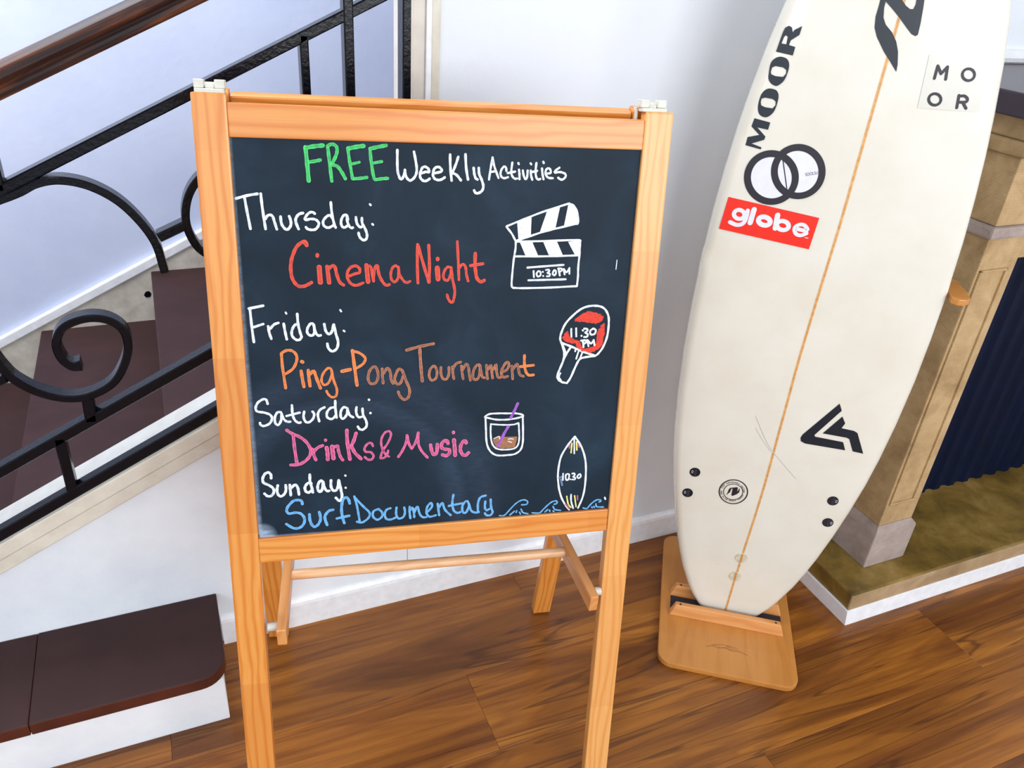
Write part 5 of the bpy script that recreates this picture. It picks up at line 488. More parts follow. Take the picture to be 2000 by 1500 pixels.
DECALS=[
 ('lettering','dark heavy lettering MOOR running up the rail','navy',1,'P|-1823,12982 -1802,13141 -1780,13297 -1758,13376 -1703,13416 -1645,13394 -1614,13315 -1592,13360 -1479,13428 -1493,13285 -1616,13186 -1627,13110 -1516,13089 -1526,12948/-1760,13124 -1741,13231 -1715,13260 -1680,13237 -1679,13191 -1678,13118;P|-1867,12628 -1870,12665 -1873,12708 -1874,12751 -1870,12788 -1860,12818 -1845,12843 -1827,12864 -1808,12881 -1787,12894 -1764,12903 -1740,12909 -1716,12911 -1689,12909 -1661,12904 -1634,12896 -1610,12884 -1592,12869 -1576,12850 -1563,12828 -1553,12803 -1547,12775 -1544,12744 -1543,12710 -1545,12676 -1549,12639 -1556,12599 -1566,12561 -1577,12528 -1591,12502 -1608,12481 -1625,12463 -1642,12448 -1657,12436 -1671,12427 -1686,12422 -1703,12421 -1725,12425 -1749,12433 -1774,12444 -1795,12457 -1813,12473 -1830,12491 -1843,12511 -1854,12533 -1861,12554 -1864,12575 -1866,12599/-1838,12647 -1830,12720 -1778,12749 -1642,12738 -1581,12704 -1570,12641 -1607,12585 -1740,12584 -1821,12609;P|-1934,12130 -1932,12165 -1928,12201 -1922,12235 -1913,12265 -1901,12290 -1887,12312 -1871,12330 -1854,12345 -1837,12356 -1818,12364 -1798,12368 -1775,12370 -1750,12369 -1721,12365 -1693,12359 -1669,12348 -1651,12332 -1635,12313 -1622,12290 -1613,12263 -1607,12230 -1605,12192 -1605,12152 -1608,12115 -1611,12078 -1617,12042 -1625,12008 -1636,11978 -1650,11952 -1667,11929 -1685,11910 -1703,11895 -1720,11883 -1737,11875 -1755,11871 -1774,11870 -1797,11873 -1822,11879 -1846,11889 -1867,11902 -1885,11921 -1900,11944 -1913,11970 -1922,11998 -1929,12028 -1933,12061 -1935,12096/-1899,12126 -1895,12184 -1840,12206 -1702,12196 -1640,12161 -1629,12096 -1667,12038 -1804,12044 -1878,12069;P|-1947,11834 -1653,11790 -1664,11659 -1861,11678 -1682,11533 -1695,11473 -1902,11383 -1711,11335 -1715,11296 -2007,11341 -1998,11490 -1799,11551 -1971,11687'),
 ('sticker','white sticker of two overlapping dark rings','white_vinyl',1,'P|-1030,10853 -1019,10784 -1021,10716 -1034,10650 -1059,10588 -1095,10533 -1141,10486 -1195,10449 -1256,10423 -1322,10408 -1391,10405 -1460,10415 -1528,10437 -1593,10470 -1652,10513 -1703,10566 -1745,10625 -1777,10690 -1798,10758 -1807,10827 -1803,10896 -1788,10961 -1762,11021 -1725,11075 -1679,11120 -1625,11155 -1564,11180 -1500,11194 -1432,11196 -1364,11186 -1298,11165 -1235,11133 -1177,11091 -1127,11041 -1084,10983 -1052,10920;P|-579,11016 -568,10949 -568,10881 -580,10817 -604,10756 -639,10702 -683,10656 -736,10619 -796,10593 -861,10579 -928,10576 -997,10586 -1065,10608 -1129,10640 -1187,10683 -1239,10735 -1281,10793 -1314,10857 -1335,10924 -1345,10993 -1342,11060 -1328,11124 -1303,11184 -1268,11236 -1223,11281 -1170,11316 -1111,11340 -1047,11354 -981,11355 -914,11346 -848,11325 -785,11293 -728,11252 -677,11202 -634,11145 -601,11082'),
 ('ring_print','two interlocking dark rings','charcoal',2,'127|-985,10860 -981,10842 -978,10825 -975,10808 -973,10790 -972,10773 -972,10756 -972,10738 -973,10721 -974,10704 -977,10687 -980,10670 -983,10654 -988,10637 -993,10621 -998,10605 -1004,10590 -1011,10574 -1019,10559 -1027,10545 -1036,10531 -1045,10517 -1055,10504 -1065,10491 -1076,10478 -1088,10467 -1100,10455 -1112,10444 -1125,10434 -1139,10424 -1153,10415 -1167,10407 -1182,10399 -1197,10392 -1212,10385 -1228,10379 -1244,10374 -1261,10369 -1277,10365 -1294,10362 -1311,10359 -1328,10358 -1346,10356 -1363,10356 -1380,10356 -1398,10357 -1416,10359 -1433,10361 -1451,10364 -1468,10368 -1486,10372 -1503,10378 -1520,10383 -1537,10390 -1554,10397 -1570,10405 -1587,10413 -1603,10422 -1618,10432 -1634,10442 -1649,10453 -1663,10464 -1678,10476 -1692,10488 -1705,10501 -1718,10514 -1730,10528 -1742,10542 -1754,10557 -1765,10572 -1775,10587 -1785,10603 -1794,10618 -1802,10635 -1810,10651 -1818,10668 -1824,10685 -1830,10702 -1836,10719 -1841,10736 -1845,10754 -1848,10771 -1851,10789 -1853,10806 -1854,10824 -1855,10841 -1855,10859 -1854,10876 -1853,10893 -1850,10910 -1848,10927 -1844,10944 -1840,10960 -1835,10976 -1830,10992 -1824,11008 -1817,11023 -1810,11038 -1802,11053 -1794,11067 -1785,11081 -1775,11094 -1765,11107 -1754,11119 -1743,11131 -1732,11142 -1719,11153 -1707,11164 -1694,11173 -1680,11182 -1666,11191 -1652,11199 -1637,11207 -1623,11213 -1607,11220 -1592,11225 -1576,11230 -1560,11234 -1544,11238 -1527,11241 -1511,11243 -1494,11245 -1477,11246 -1460,11246 -1443,11246 -1426,11245 -1409,11243 -1392,11240 -1375,11237 -1358,11234 -1341,11229 -1324,11224 -1307,11219 -1291,11213 -1274,11206 -1258,11198 -1242,11190 -1227,11182 -1211,11172 -1196,11163 -1182,11152 -1167,11141 -1153,11130 -1140,11118 -1126,11106 -1114,11093 -1101,11080 -1089,11066 -1078,11052 -1067,11038 -1057,11023 -1047,11008 -1038,10992 -1029,10976 -1021,10960 -1013,10944 -1006,10928 -1000,10911 -994,10894 -989,10877 -985,10860;125|-540,11026 -536,11009 -532,10991 -529,10974 -527,10957 -526,10939 -525,10922 -525,10905 -526,10888 -527,10871 -529,10854 -531,10837 -535,10821 -539,10804 -543,10788 -548,10773 -554,10757 -561,10742 -568,10727 -576,10713 -584,10699 -593,10685 -602,10672 -612,10659 -623,10647 -634,10635 -646,10624 -658,10613 -671,10603 -684,10593 -697,10584 -711,10576 -726,10568 -740,10561 -755,10554 -771,10548 -786,10543 -802,10539 -819,10535 -835,10531 -852,10529 -869,10527 -886,10526 -903,10526 -920,10526 -937,10527 -955,10529 -972,10531 -989,10534 -1006,10538 -1024,10543 -1041,10548 -1058,10554 -1075,10560 -1091,10567 -1108,10575 -1124,10583 -1140,10592 -1155,10602 -1171,10612 -1186,10623 -1200,10634 -1214,10646 -1228,10658 -1242,10671 -1255,10684 -1267,10698 -1279,10712 -1291,10727 -1302,10742 -1312,10757 -1322,10772 -1331,10788 -1340,10805 -1348,10821 -1355,10838 -1362,10854 -1369,10871 -1374,10889 -1379,10906 -1383,10923 -1387,10941 -1390,10958 -1392,10976 -1394,10993 -1395,11010 -1395,11028 -1395,11045 -1394,11062 -1392,11079 -1389,11096 -1386,11112 -1383,11129 -1378,11145 -1373,11161 -1368,11176 -1361,11191 -1354,11206 -1347,11221 -1339,11235 -1330,11248 -1321,11261 -1311,11274 -1301,11287 -1290,11298 -1279,11310 -1267,11320 -1255,11331 -1242,11340 -1229,11349 -1216,11358 -1202,11366 -1188,11373 -1173,11380 -1158,11386 -1143,11391 -1128,11396 -1112,11400 -1096,11404 -1080,11407 -1064,11409 -1047,11411 -1031,11412 -1014,11412 -997,11411 -980,11410 -963,11409 -947,11406 -930,11403 -913,11399 -896,11395 -880,11390 -863,11384 -847,11378 -831,11371 -815,11364 -799,11356 -783,11347 -768,11338 -753,11328 -739,11318 -724,11307 -710,11296 -697,11284 -683,11271 -671,11259 -658,11245 -646,11232 -635,11218 -624,11203 -613,11188 -603,11173 -594,11158 -585,11142 -577,11126 -569,11110 -562,11093 -555,11077 -550,11060 -544,11043 -540,11026;19|-1276,11143 -1087,10637'),
 ('sticker','red rectangular sticker','red_vinyl',2,'P|-2118,10349 -371,10163 -409,9531 -2174,9706'),
 ('lettering','white lowercase lettering globe','white_vinyl',3,'79|-1750,10031 -1751,10020 -1753,10009 -1757,9998 -1763,9989 -1770,9980 -1779,9972 -1788,9965 -1799,9960 -1811,9955 -1823,9953 -1836,9951 -1850,9952 -1863,9953 -1876,9957 -1888,9961 -1900,9967 -1911,9974 -1921,9982 -1930,9992 -1938,10002 -1944,10012 -1948,10023 -1951,10035 -1952,10046 -1951,10057 -1948,10068 -1944,10078 -1938,10088 -1931,10097 -1923,10105 -1913,10111 -1902,10117 -1890,10121 -1878,10124 -1865,10125 -1852,10125 -1839,10123 -1826,10120 -1813,10115 -1801,10109 -1790,10102 -1780,10094 -1772,10085 -1764,10075 -1758,10064 -1754,10053 -1751,10042 -1750,10031;80|-1708,10133 -1707,10103 -1706,10060 -1706,10013 -1709,9972 -1716,9939 -1724,9910 -1736,9884 -1752,9864 -1774,9848 -1800,9837 -1830,9830 -1860,9828 -1894,9834 -1932,9845 -1967,9857 -1991,9866;99|-1594,10170 -1613,9903;94|-1245,9957 -1247,9942 -1254,9928 -1265,9915 -1274,9908 -1284,9902 -1296,9897 -1309,9894 -1323,9891 -1337,9891 -1352,9891 -1367,9893 -1382,9896 -1396,9901 -1410,9906 -1422,9913 -1434,9921 -1444,9930 -1453,9939 -1460,9949 -1466,9959 -1469,9970 -1471,9986 -1469,10001 -1462,10015 -1451,10027 -1442,10034 -1431,10040 -1419,10045 -1406,10049 -1393,10051 -1378,10052 -1364,10051 -1349,10050 -1334,10046 -1320,10042 -1306,10036 -1294,10029 -1282,10022 -1272,10013 -1263,10004 -1256,9994 -1250,9983 -1247,9973 -1245,9957;99|-1139,10119 -1125,9859;84|-887,9923 -887,9912 -890,9901 -894,9890 -900,9881 -908,9872 -917,9864 -928,9857 -940,9852 -953,9848 -967,9845 -981,9844 -996,9845 -1011,9846 -1025,9850 -1039,9854 -1053,9860 -1065,9868 -1077,9876 -1087,9885 -1095,9895 -1102,9906 -1107,9917 -1111,9928 -1112,9940 -1112,9951 -1109,9962 -1105,9972 -1099,9982 -1091,9990 -1081,9998 -1070,10005 -1058,10010 -1045,10014 -1032,10017 -1017,10018 -1003,10017 -988,10015 -974,10012 -959,10008 -946,10002 -934,9994 -922,9986 -912,9977 -904,9967 -897,9956 -892,9945 -888,9934 -887,9923;73|-746,9901 -702,9897 -637,9891 -574,9888 -535,9892 -529,9909 -543,9934 -567,9959 -588,9978 -607,9989 -628,9996 -651,9998 -672,9996 -695,9989 -719,9977 -741,9962 -757,9947 -766,9931 -771,9914 -771,9896 -768,9877 -759,9857 -747,9835 -731,9814 -713,9799 -693,9790 -670,9785 -645,9783 -622,9786 -596,9796 -570,9811 -546,9827 -530,9838;15|-533,9752 -479,9749'),
 ('sticker','clear square sticker','clear_vinyl',1,'P|698,13176 1665,13195 1775,12343 767,12305'),
 ('lettering','small dark lettering MOOR set two by two','charcoal',2,'50|892,12808 885,13010;50|885,13010 975,12892;50|975,12892 1043,13010;50|1043,13010 1076,12812;50|1399,12375 1371,12577;50|1376,12562 1391,12566 1411,12572 1434,12577 1454,12578 1473,12572 1492,12563 1509,12551 1520,12539 1527,12525 1529,12510 1526,12496 1515,12485 1491,12477 1457,12473 1423,12470 1399,12468;51|1466,12472 1550,12380;46|1508,12929 1511,12914 1512,12898 1511,12884 1506,12870 1499,12857 1489,12847 1477,12838 1463,12832 1448,12828 1432,12827 1421,12828 1409,12829 1398,12832 1387,12837 1376,12842 1366,12848 1356,12855 1347,12863 1339,12871 1332,12880 1326,12890 1321,12900 1317,12911 1313,12926 1312,12942 1314,12956 1319,12970 1326,12982 1336,12993 1348,13001 1361,13008 1376,13011 1393,13012 1404,13012 1415,13010 1426,13007 1437,13003 1448,12998 1458,12992 1468,12985 1477,12977 1485,12968 1492,12959 1498,12950 1504,12940 1508,12929;48|1102,12483 1105,12467 1106,12452 1104,12437 1099,12423 1091,12410 1081,12400 1068,12391 1054,12384 1038,12380 1027,12379 1016,12379 1005,12381 993,12383 982,12386 971,12391 960,12396 950,12403 940,12410 932,12419 924,12428 917,12437 912,12447 907,12457 903,12473 902,12488 903,12503 907,12518 914,12531 924,12542 935,12551 949,12558 964,12563 980,12565 992,12565 1003,12564 1014,12562 1026,12558 1037,12554 1047,12548 1057,12542 1067,12534 1075,12526 1083,12517 1090,12508 1095,12498 1100,12488 1102,12483'),
 ('logo','large dark slanted logo at the top of the frame','navy',1,'P|-335,14113 -323,13863 -328,13678 -298,13508 -221,13369 -44,13151 106,13001 249,12850 238,12969 185,13172 110,13327 2,13462 -135,13573 -199,13674 -231,13828 -232,13919 -83,13805 65,13683 218,13546 318,13462 393,13435 422,13464 412,13642 383,13880 335,14181 221,14172 249,13911 233,13842 182,13838 102,13884 20,13961 -125,14102 -242,14148'),
 ('logo','dark folded-arrow logo near the right fins','navy',1,'P|1021,6309 1106,6149 715,5454 739,5416 1335,5394 1430,5199 575,5204 477,5245 451,5330 477,5424;P|1156,6012 1254,5859 1212,5729 1477,5712 1558,5675 1812,5188 1587,5203 1437,5493 1374,5516 870,5527'),
 ('logo','round dark badge beside the stringer','charcoal',1,'26|-335,3673 -333,3660 -331,3647 -329,3634 -328,3620 -327,3607 -327,3594 -327,3581 -328,3567 -330,3554 -331,3541 -334,3528 -336,3515 -340,3502 -343,3490 -348,3477 -352,3465 -357,3453 -363,3441 -369,3429 -375,3418 -382,3407 -389,3396 -397,3386 -405,3376 -413,3366 -422,3356 -431,3347 -440,3339 -450,3331 -460,3323 -470,3315 -481,3308 -492,3302 -503,3296 -514,3290 -526,3285 -537,3281 -549,3277 -561,3273 -573,3270 -585,3267 -598,3265 -610,3264 -623,3263 -635,3263 -648,3263 -660,3263 -673,3264 -685,3266 -698,3268 -710,3271 -722,3274 -734,3278 -746,3282 -758,3287 -769,3293 -781,3298 -792,3305 -803,3311 -813,3318 -824,3326 -834,3334 -844,3343 -853,3351 -862,3361 -871,3370 -880,3380 -888,3391 -895,3401 -903,3412 -909,3424 -916,3435 -922,3447 -928,3459 -933,3471 -937,3484 -942,3496 -945,3509 -949,3522 -952,3535 -954,3548 -956,3561 -957,3574 -958,3588 -958,3601 -958,3614 -958,3628 -957,3641 -955,3654 -953,3667 -951,3680 -948,3693 -944,3706 -940,3718 -936,3731 -931,3743 -926,3755 -920,3766 -914,3778 -907,3789 -900,3800 -893,3810 -885,3820 -877,3830 -869,3840 -860,3849 -851,3858 -842,3866 -832,3874 -822,3882 -812,3889 -801,3896 -790,3902 -779,3908 -768,3913 -757,3918 -745,3922 -733,3926 -722,3929 -710,3932 -698,3935 -685,3936 -673,3938 -661,3939 -649,3939 -636,3939 -624,3938 -612,3937 -600,3935 -588,3933 -575,3930 -564,3927 -552,3923 -540,3919 -528,3915 -517,3909 -506,3904 -495,3898 -484,3891 -474,3884 -464,3877 -454,3869 -444,3861 -434,3852 -425,3843 -417,3834 -408,3824 -400,3814 -393,3804 -385,3793 -378,3782 -372,3771 -366,3759 -360,3748 -355,3736 -350,3723 -346,3711 -342,3698 -338,3686 -335,3673;16|-436,3647 -433,3628 -432,3608 -432,3589 -433,3570 -437,3551 -442,3532 -448,3514 -456,3496 -465,3479 -476,3463 -488,3448 -502,3435 -516,3422 -532,3411 -548,3401 -565,3393 -583,3386 -601,3381 -619,3378 -638,3376 -657,3376 -676,3378 -694,3382 -713,3387 -730,3394 -747,3402 -763,3412 -779,3423 -793,3436 -806,3450 -818,3465 -829,3481 -838,3498 -846,3515 -852,3534 -856,3553 -859,3572 -861,3591 -860,3610 -859,3630 -855,3649 -850,3667 -843,3686 -835,3703 -826,3720 -815,3735 -802,3750 -789,3764 -775,3776 -759,3787 -743,3796 -726,3804 -708,3811 -690,3815 -672,3819 -653,3820 -635,3820 -616,3818 -598,3815 -580,3810 -562,3803 -546,3795 -530,3785 -514,3774 -500,3762 -487,3748 -475,3733 -465,3718 -455,3701 -448,3683 -441,3665 -436,3647;P|-780,3474 -761,3568 -755,3653 -723,3702 -579,3751 -566,3731 -560,3613 -530,3715 -519,3729 -511,3624 -552,3555 -632,3489 -665,3488 -671,3564 -675,3695 -704,3676 -716,3578'),
 ('scratch','faint grey scratches by the stringer','scratch',1,'13|-590,5691 -531,5590 -446,5443 -351,5284 -265,5149 -197,5053 -138,4977 -71,4900 21,4805 161,4670 334,4509 499,4359 614,4254;13|-524,5385 -479,5327 -413,5243 -342,5152 -278,5074 -220,5008 -164,4946 -115,4894 -80,4858'),
]

for nm,lb,mt,dt in CHALK:
    put_ink(nm,ink(dt,.0002 if mt not in('purple',) else .0006),MAT[mt],cb,BF,lb)
# back frame
th=math.atan((.247-.030)/1.2716); Vb=(-Be*math.sin(th)+Vector((0,0,1))*math.cos(th)); Nb=Ue.cross(Vb); Pb=P+Be*.030+Vector((0,0,-.002))
BK=frame(Pb,Ue,Vb,Nb); vb0=-Pb.z/Vb.z+.004
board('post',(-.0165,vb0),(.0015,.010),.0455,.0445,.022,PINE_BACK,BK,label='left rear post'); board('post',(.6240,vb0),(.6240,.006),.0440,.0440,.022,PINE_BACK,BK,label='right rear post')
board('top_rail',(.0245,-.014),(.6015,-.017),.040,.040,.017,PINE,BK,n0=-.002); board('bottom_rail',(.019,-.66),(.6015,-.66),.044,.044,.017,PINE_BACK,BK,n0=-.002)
put('rear_panel',bbox(.020,.602,-.645,-.025,-.012,-.007),SLATE,ez,BK)
# hinges
for u in (.003,.6265):
    vt=.0125 if u<.1 else .0085
    bm=bbox(u-.019,u+.019,vt-.0005,vt+.005,-.020,-.002); 
    bbox(u-.020,u-.0075,vt+.0052,vt+.0165,-.024,-.007,bm); bbox(u+.0065,u+.0195,vt+.0052,vt+.0165,-.024,-.007,bm); bbox(u-.0065,u+.0055,vt+.003,vt+.0085,-.030,-.011,bm)
    cyl((u-.0205,vt+.009,-.018),(u+.0205,vt+.009,-.018),.0045,14,bm)
    bbox(u-.0225,u-.0190,vt-.025,vt+.006,-.034,-.022,bm) if u>.1 else None
    put('hinge',bm,PLASTIC,ez,EF,bevel=.0008,seg=1,label='white plastic hinge')
# spreader arms, dowel, spacers (world positions from the easel frame)
def EP(u,d,z):   # u across, d behind the front face at that height, z
    k=(z-P.z)/Ve.z; return P+Ue*u+Ve*k+Be*d
def rod(name,a,b,w,h,mat,label=None,bev=.002):
    d=(b-a); L=d.length; d.normalize(); z=Vector((0,0,1)); s_=z.cross(d).normalized(); up=d.cross(s_)
    return put(name,bbox(0,L,-w/2,w/2,-h/2,h/2),mat,ez,frame(a,d,s_,up),bevel=bev,label=label)
rod('spreader_arm',EP(.588,-.018,.459),EP(.556,.275,.462),.016,.034,SLATWOOD); rod('spreader_arm',EP(.046,-.018,.447),EP(.050,.285,.452),.016,.034,SLATWOOD)
put('dowel',cyl(EP(.052,.125,.452),EP(.573,.118,.462),.0095,24),pine('dowel_wood',(236,190,146),(226,174,124),(210,154,104),freq=200),ez,label='round pale wooden dowel')
put('spacer',cyl(EP(.595,.004,.466),EP(.606,.004,.466),.0075,16),PLASTIC,ez,label='white plastic spacer'); put('spacer',cyl(EP(.0225,.004,.452),EP(.040,.004,.452),.0075,16),PLASTIC,ez,label='white plastic spacer')
# ------------------------------------------------------------------ surfboard stand
pc=Vector((1.20212675,1.13721058,0)); us=Vector((0.8235076010102361,-0.567305236251496,0)); bs_=Vector((.5673052,.8235076,0)); ZZ=Vector((0,0,1))
PF=frame(pc,us,bs_,ZZ)
sd=thing('surfboard_stand','flat wooden display stand on the floor under the surfboard','stand',PF)
def rrect(x0,x1,y0,y1,r,n=6):
    out=[]
    for cx,cy,a0 in ((x1-r,y1-r,0),(x0+r,y1-r,90),(x0+r,y0+r,180),(x1-r,y0+r,270)):
        for i in range(n+1): a=math.radians(a0+90*i/n); out.append((cx+r*math.cos(a),cy+r*math.sin(a)))
    return out
GR=Matrix(((0,-1,0,0),(1,0,0,0),(0,0,1,0),(0,0,0,1)))  # grain along the stand
pb=put('base_plate',prism([(y,-x) for x,y in rrect(-.164,.166,-.246,.228,.035)],0,.0155),BASEWOOD,sd,PF@GR,bevel=.003)
def slat(y0,y1,x0,x1):
    h=.0298; z0=.0155; bm=bmesh.new()
    p=[(x0,y0,z0),(x1,y0,z0),(x1,y1,z0),(x0,y1,z0),(x0+.012,y0+.007,z0+h),(x1-.012,y0+.007,z0+h),(x1-.012,y1,z0+h),(x0+.012,y1,z0+h)]
    v=[bm.verts.new(q) for q in p]
    for f in ((3,2,1,0),(4,5,6,7),(0,1,5,4),(1,2,6,5),(2,3,7,6),(3,0,4,7)): bm.faces.new([v[i] for i in f])
    o=put('slat',bm,SLATWOOD,sd,PF,bevel=.0025)
    for x in (x0+.024,x1-.024): put('screw_hole',cyl((x,(y0+y1)/2+.002,z0+h-.001),(x,(y0+y1)/2+.002,z0+h+.0006),.0028,12),MATT_DARK,o,PF)
slat(-.088,-.0665,-.141,.143); slat(-.018,.004,-.141,.143)
put('slot_strip',bbox(-.139,.141,-.0645,-.0195,.0156,.0170),MATT_DARK,sd,PF,label='thin dark strip in the slot')  # flat dark strip between the two slats
put('upright',bbox(-.03,.03,.055,.080,.0157,.955),BASEWOOD,sd,PF,bevel=.003)
arm=[(-.20,.030),(-.20,.054),(.265,.054),(.280,.040),(.284,-.020),(.281,-.055),(.270,-.068),(.256,-.070),(.246,-.063),(.2465,-.045),(.2465,.012),(.236,.030)]
put('cradle_arm',prism(arm,.931,.944),BASEWOOD,sd,PF,bevel=.002,label='wooden arm whose rounded tip hooks the board edge')
bm=bmesh.new(); 
wv='14|-600,-1700 -450,-1640 -300,-1680 -150,-1630 50,-1690 200,-1650 400,-1720;12|-450,-1600 -200,-1540 0,-1530 200,-1580;12|-500,-1660 -350,-1600 -250,-1660 -100,-1600 0,-1660 120,-1610 250,-1680;10|-100,-1570 0,-1560 80,-1590 0,-1600 -100,-1570'
put_ink('engraving',ink(wv,.0157),plain('burned_mark',(140,96,58),.5),pb,PF@Matrix.Translation((.01,0,0)),'faint engraved wave-shaped mark')
# ------------------------------------------------------------------ surfboard
S0=Vector((1.1660202396508197,1.0752364809971866,.045)); vs=Vector((0.011880744459605845,0.01724624195749236,0.9997806834748455)); ns=Vector((-0.5671808168383794,-0.8233269921847443,0.020942419883356957))
SF=frame(S0,us,vs,ns)
sb=thing('surfboard','cream white surfboard standing tail down with black and red stickers','surfboard',frame(S0-ns*.02+Vector((0,0,-.027)),us,vs,ns))
rock=lambda v:.018*max(0,(.7-v)/.7)**2+.05*max(0,(v-1.42)/.3)**2
HWT=[(-.0275,.034),(-.026,.052),(-.018,.072),(-.005,.0815),(.02,.099),(.05,.114),(.1,.136),(.15,.153),(.2,.1675),(.28,.187),(.35,.2015),(.43,.2155),(.5,.2245),(.59,.2325),(.7,.2385),(.8,.240),(.9,.239),(1.0,.235),(1.08,.229),(1.16,.221),(1.23,.2115),(1.31,.198),(1.38,.183),(1.45,.164),(1.52,.141),(1.6,.110),(1.66,.082),(1.71,.053),(1.75,.026),(1.765,.008)]
def hw(v):
    for (a,x),(b,y) in zip(HWT,HWT[1:]):
        if a<=v<=b: return x+(y-x)*(v-a)/(b-a)
def thick(v): return max(.006,min(.058,.026+.09*(v+.03)**.8*.6) if v<.5 else .058)*(1 if v<1.2 else max(.25,1-(v-1.2)*1.15))
bm=bmesh.new(); rowsv=[]
vsamp=sorted(set([a for a,_ in HWT]+[i*.03 for i in range(1,59)]))
for v in vsamp:
    if v>1.765: continue
    h=hw(v); t=thick(v); rd=min(.020,h*.45,t*.5); rz=rock(v); q=[]
    for f in (-1,-.8,-.4,0,.4,.8,1): q.append((f*(h-rd),-rz))
    for a in (25,50,70,90): q.append((h-rd+rd*math.sin(math.radians(a)),-rz-(t*.42)*(1-math.cos(math.radians(a)))))
    for a in (60,30): q.append((h-rd*1.6+rd*1.6*math.sin(math.radians(a)),-rz-t*.42-(t*.30)*math.cos(math.radians(a))))
    for f in (.7,.35,0,-.35,-.7): q.append((f*(h-rd*1.2),-rz-t*(1-.25*f*f)))
    for a in (30,60): q.append((-(h-rd*1.6+rd*1.6*math.sin(math.radians(a))),-rz-t*.42-(t*.30)*math.cos(math.radians(a))))
    for a in (90,70,50,25): q.append((-(h-rd+rd*math.sin(math.radians(a))),-rz-(t*.42)*(1-math.cos(math.radians(a)))))
    rowsv.append([bm.verts.new((x,v,z)) for x,z in q])
for A,B_ in zip(rowsv,rowsv[1:]):
    n=len(A)
    for i in range(n): bm.faces.new([A[i],A[(i+1)%n],B_[(i+1)%n],B_[i]])
bm.faces.new(rowsv[0]); bm.faces.new(list(reversed(rowsv[-1])))
hull=put('hull',bm,HULL,sb,SF,smooth=True)
SU=[(-.03,-.0075),(.07,-.0072),(.2,-.0050),(.3,-.0022),(.39,-.0008),(.55,-.002),(.72,-.0030),(.85,-.0005),(1.01,.0035),(1.37,.0052),(1.8,.006)]
def su(v):
    for (a,x),(b,y) in zip(SU,SU[1:]):
        if a<=v<=b: return x+(y-x)*(v-a)/(b-a)
def strip(x0,x1,h,v0,v1):
    bm=bmesh.new(); prev=None; v=v0
    while v<=v1+1e-6:
        c=.0005 if v<1.3 else .0005; a=[bm.verts.new((x+su(v),v,-rock(v)+z)) for x,z in ((x0,h),(x1,h),(x1,-.0005),(x0,-.0005))]
        if prev:
            for k in range(4): bm.faces.new([prev[k],a[k],a[(k+1)%4],prev[(k+1)%4]])
        prev=a; v+=.03
    return bm
sg=put('stringer',strip(-.0028,.0028,.00035,-.02,1.72),STRING,sb,SF,label='thin wooden centre line')
put('stringer_glue_line',strip(-.0005,.0005,.0005,-.02,1.72),STRING_D,sg,SF)
surfh=lambda u,v:-rock(v)
stick={}
for nm,lb,mt,ly,dt in DECALS:
    nm2={'ring_print':'ring_print'}.get(nm,nm)
    par=sb
    if nm=='ring_print': par=stick['white sticker of two overlapping dark rings']
    if 'globe' in lb: par=stick['red rectangular sticker']
    if 'two by two' in lb: par=stick['clear square sticker']
    o=put_ink(nm2,ink(dt,.0005+.00035*ly,surfh,.00001,wob=0),MAT[mt],par,SF,lb); stick[lb]=o
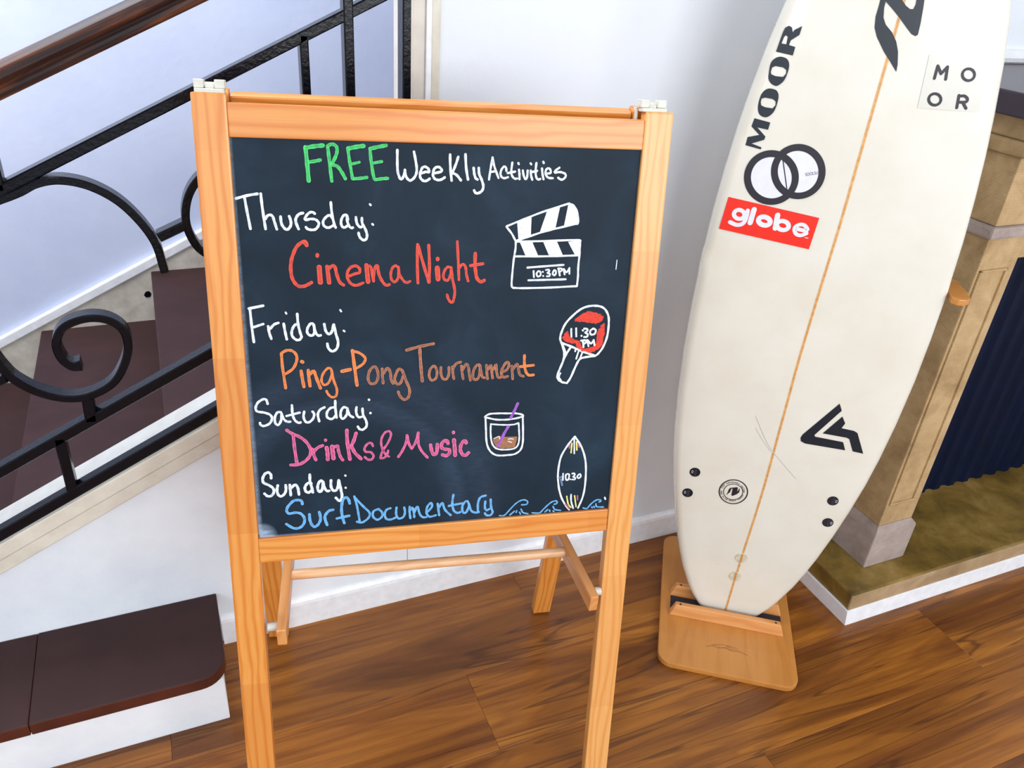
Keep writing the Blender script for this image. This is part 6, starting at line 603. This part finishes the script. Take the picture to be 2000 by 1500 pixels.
# lettering set in type: ring sticker word and the badge text
def typed(txt,size,mat,parent,M,name='lettering',label=None):
    cu=bpy.data.curves.new(name,'FONT'); cu.body=txt; cu.size=size; cu.align_x='CENTER'; cu.align_y='CENTER'
    ob=bpy.data.objects.new('t',cu); COL.objects.link(ob); dg=bpy.context.evaluated_depsgraph_get(); me=bpy.data.meshes.new_from_object(ob.evaluated_get(dg)); bpy.data.objects.remove(ob)
    bm=bmesh.new(); bm.from_mesh(me); bpy.data.meshes.remove(me); return bm
def rot2(a): return Matrix.Rotation(a,4,'Z')
bm=typed('SOOLSURF',.0082,None,None,None); bm.transform(Matrix.Translation((-.068,1.0975,.0012))@rot2(.30)@Matrix.Scale(.75,4,(1,0,0)))
put_ink('lettering',bm,MAT['charcoal'],stick['white sticker of two overlapping dark rings'],SF,'tiny dark lettering on the right ring')
badge=[k for k in stick if 'round dark badge' in k][0]
bb=bmesh.new(); cx,cy=-.0665,.3605
def ringtext(t,a0,a1,flip):
    n=len(t)
    for i,ch in enumerate(t):
        if ch==' ': continue
        a=a0+(a1-a0)*i/(n-1); b1=typed(ch,.0062,None,None,None)
        Mx=Matrix.Translation((cx+.0255*math.sin(a),cy+.0255*math.cos(a),.0011-rock(cy)))@rot2(-a+(math.pi if flip else 0)); b1.transform(Mx)
        me=bpy.data.meshes.new('x'); b1.to_mesh(me); b1.free(); bb.from_mesh(me); bpy.data.meshes.remove(me)
ringtext('MOOR SURFBOARDS FACTORY',-1.35,1.45,False); ringtext('MADE IN THE BASQUE COUNTRY',-1.75,-4.53,True)
put_ink('lettering',bb,MAT['charcoal'],stick[badge],SF,'tiny ring of capital letters')
for (u,v,fl) in ((-.159,.396,-1),(-.165,.335,-1),(.153,.383,1),(.158,.321,1)):
    z=-rock(v); M=SF@Matrix.Translation((u,v,z))@rot2(.0)
    o=put('fin_plug',cyl((0,0,-.004),(0,0,.0010),.0122,24),PLUG,sb,M)
    put('slot',bbox(-.0018,.0042,-.0095,.0095,.0010,.0014),MATT_DARK,o,M); b1=typed('O',.011,None,None,None); b1.transform(Matrix.Translation((.0074 if fl>0 else -.0060,0,.00135))@Matrix.Scale(.5,4,(1,0,0))); put_ink('mark',b1,MAT['white_vinyl'],o,M,'white moulded mark')
for u,v in ((-.006,.170),(-.008,.109)):
    bm=cyl((u,v,-rock(v)-.002),(u,v,-rock(v)+.0016),.0150,28,r2=.0142)
    o=put('leash_plug',bm,RESIN,sb,SF); put('resin_seam',bbox(u-.0025,u+.0025,v-.0125,v+.0125,-rock(v)+.0016,-rock(v)+.0019),STRING_D,o,SF)
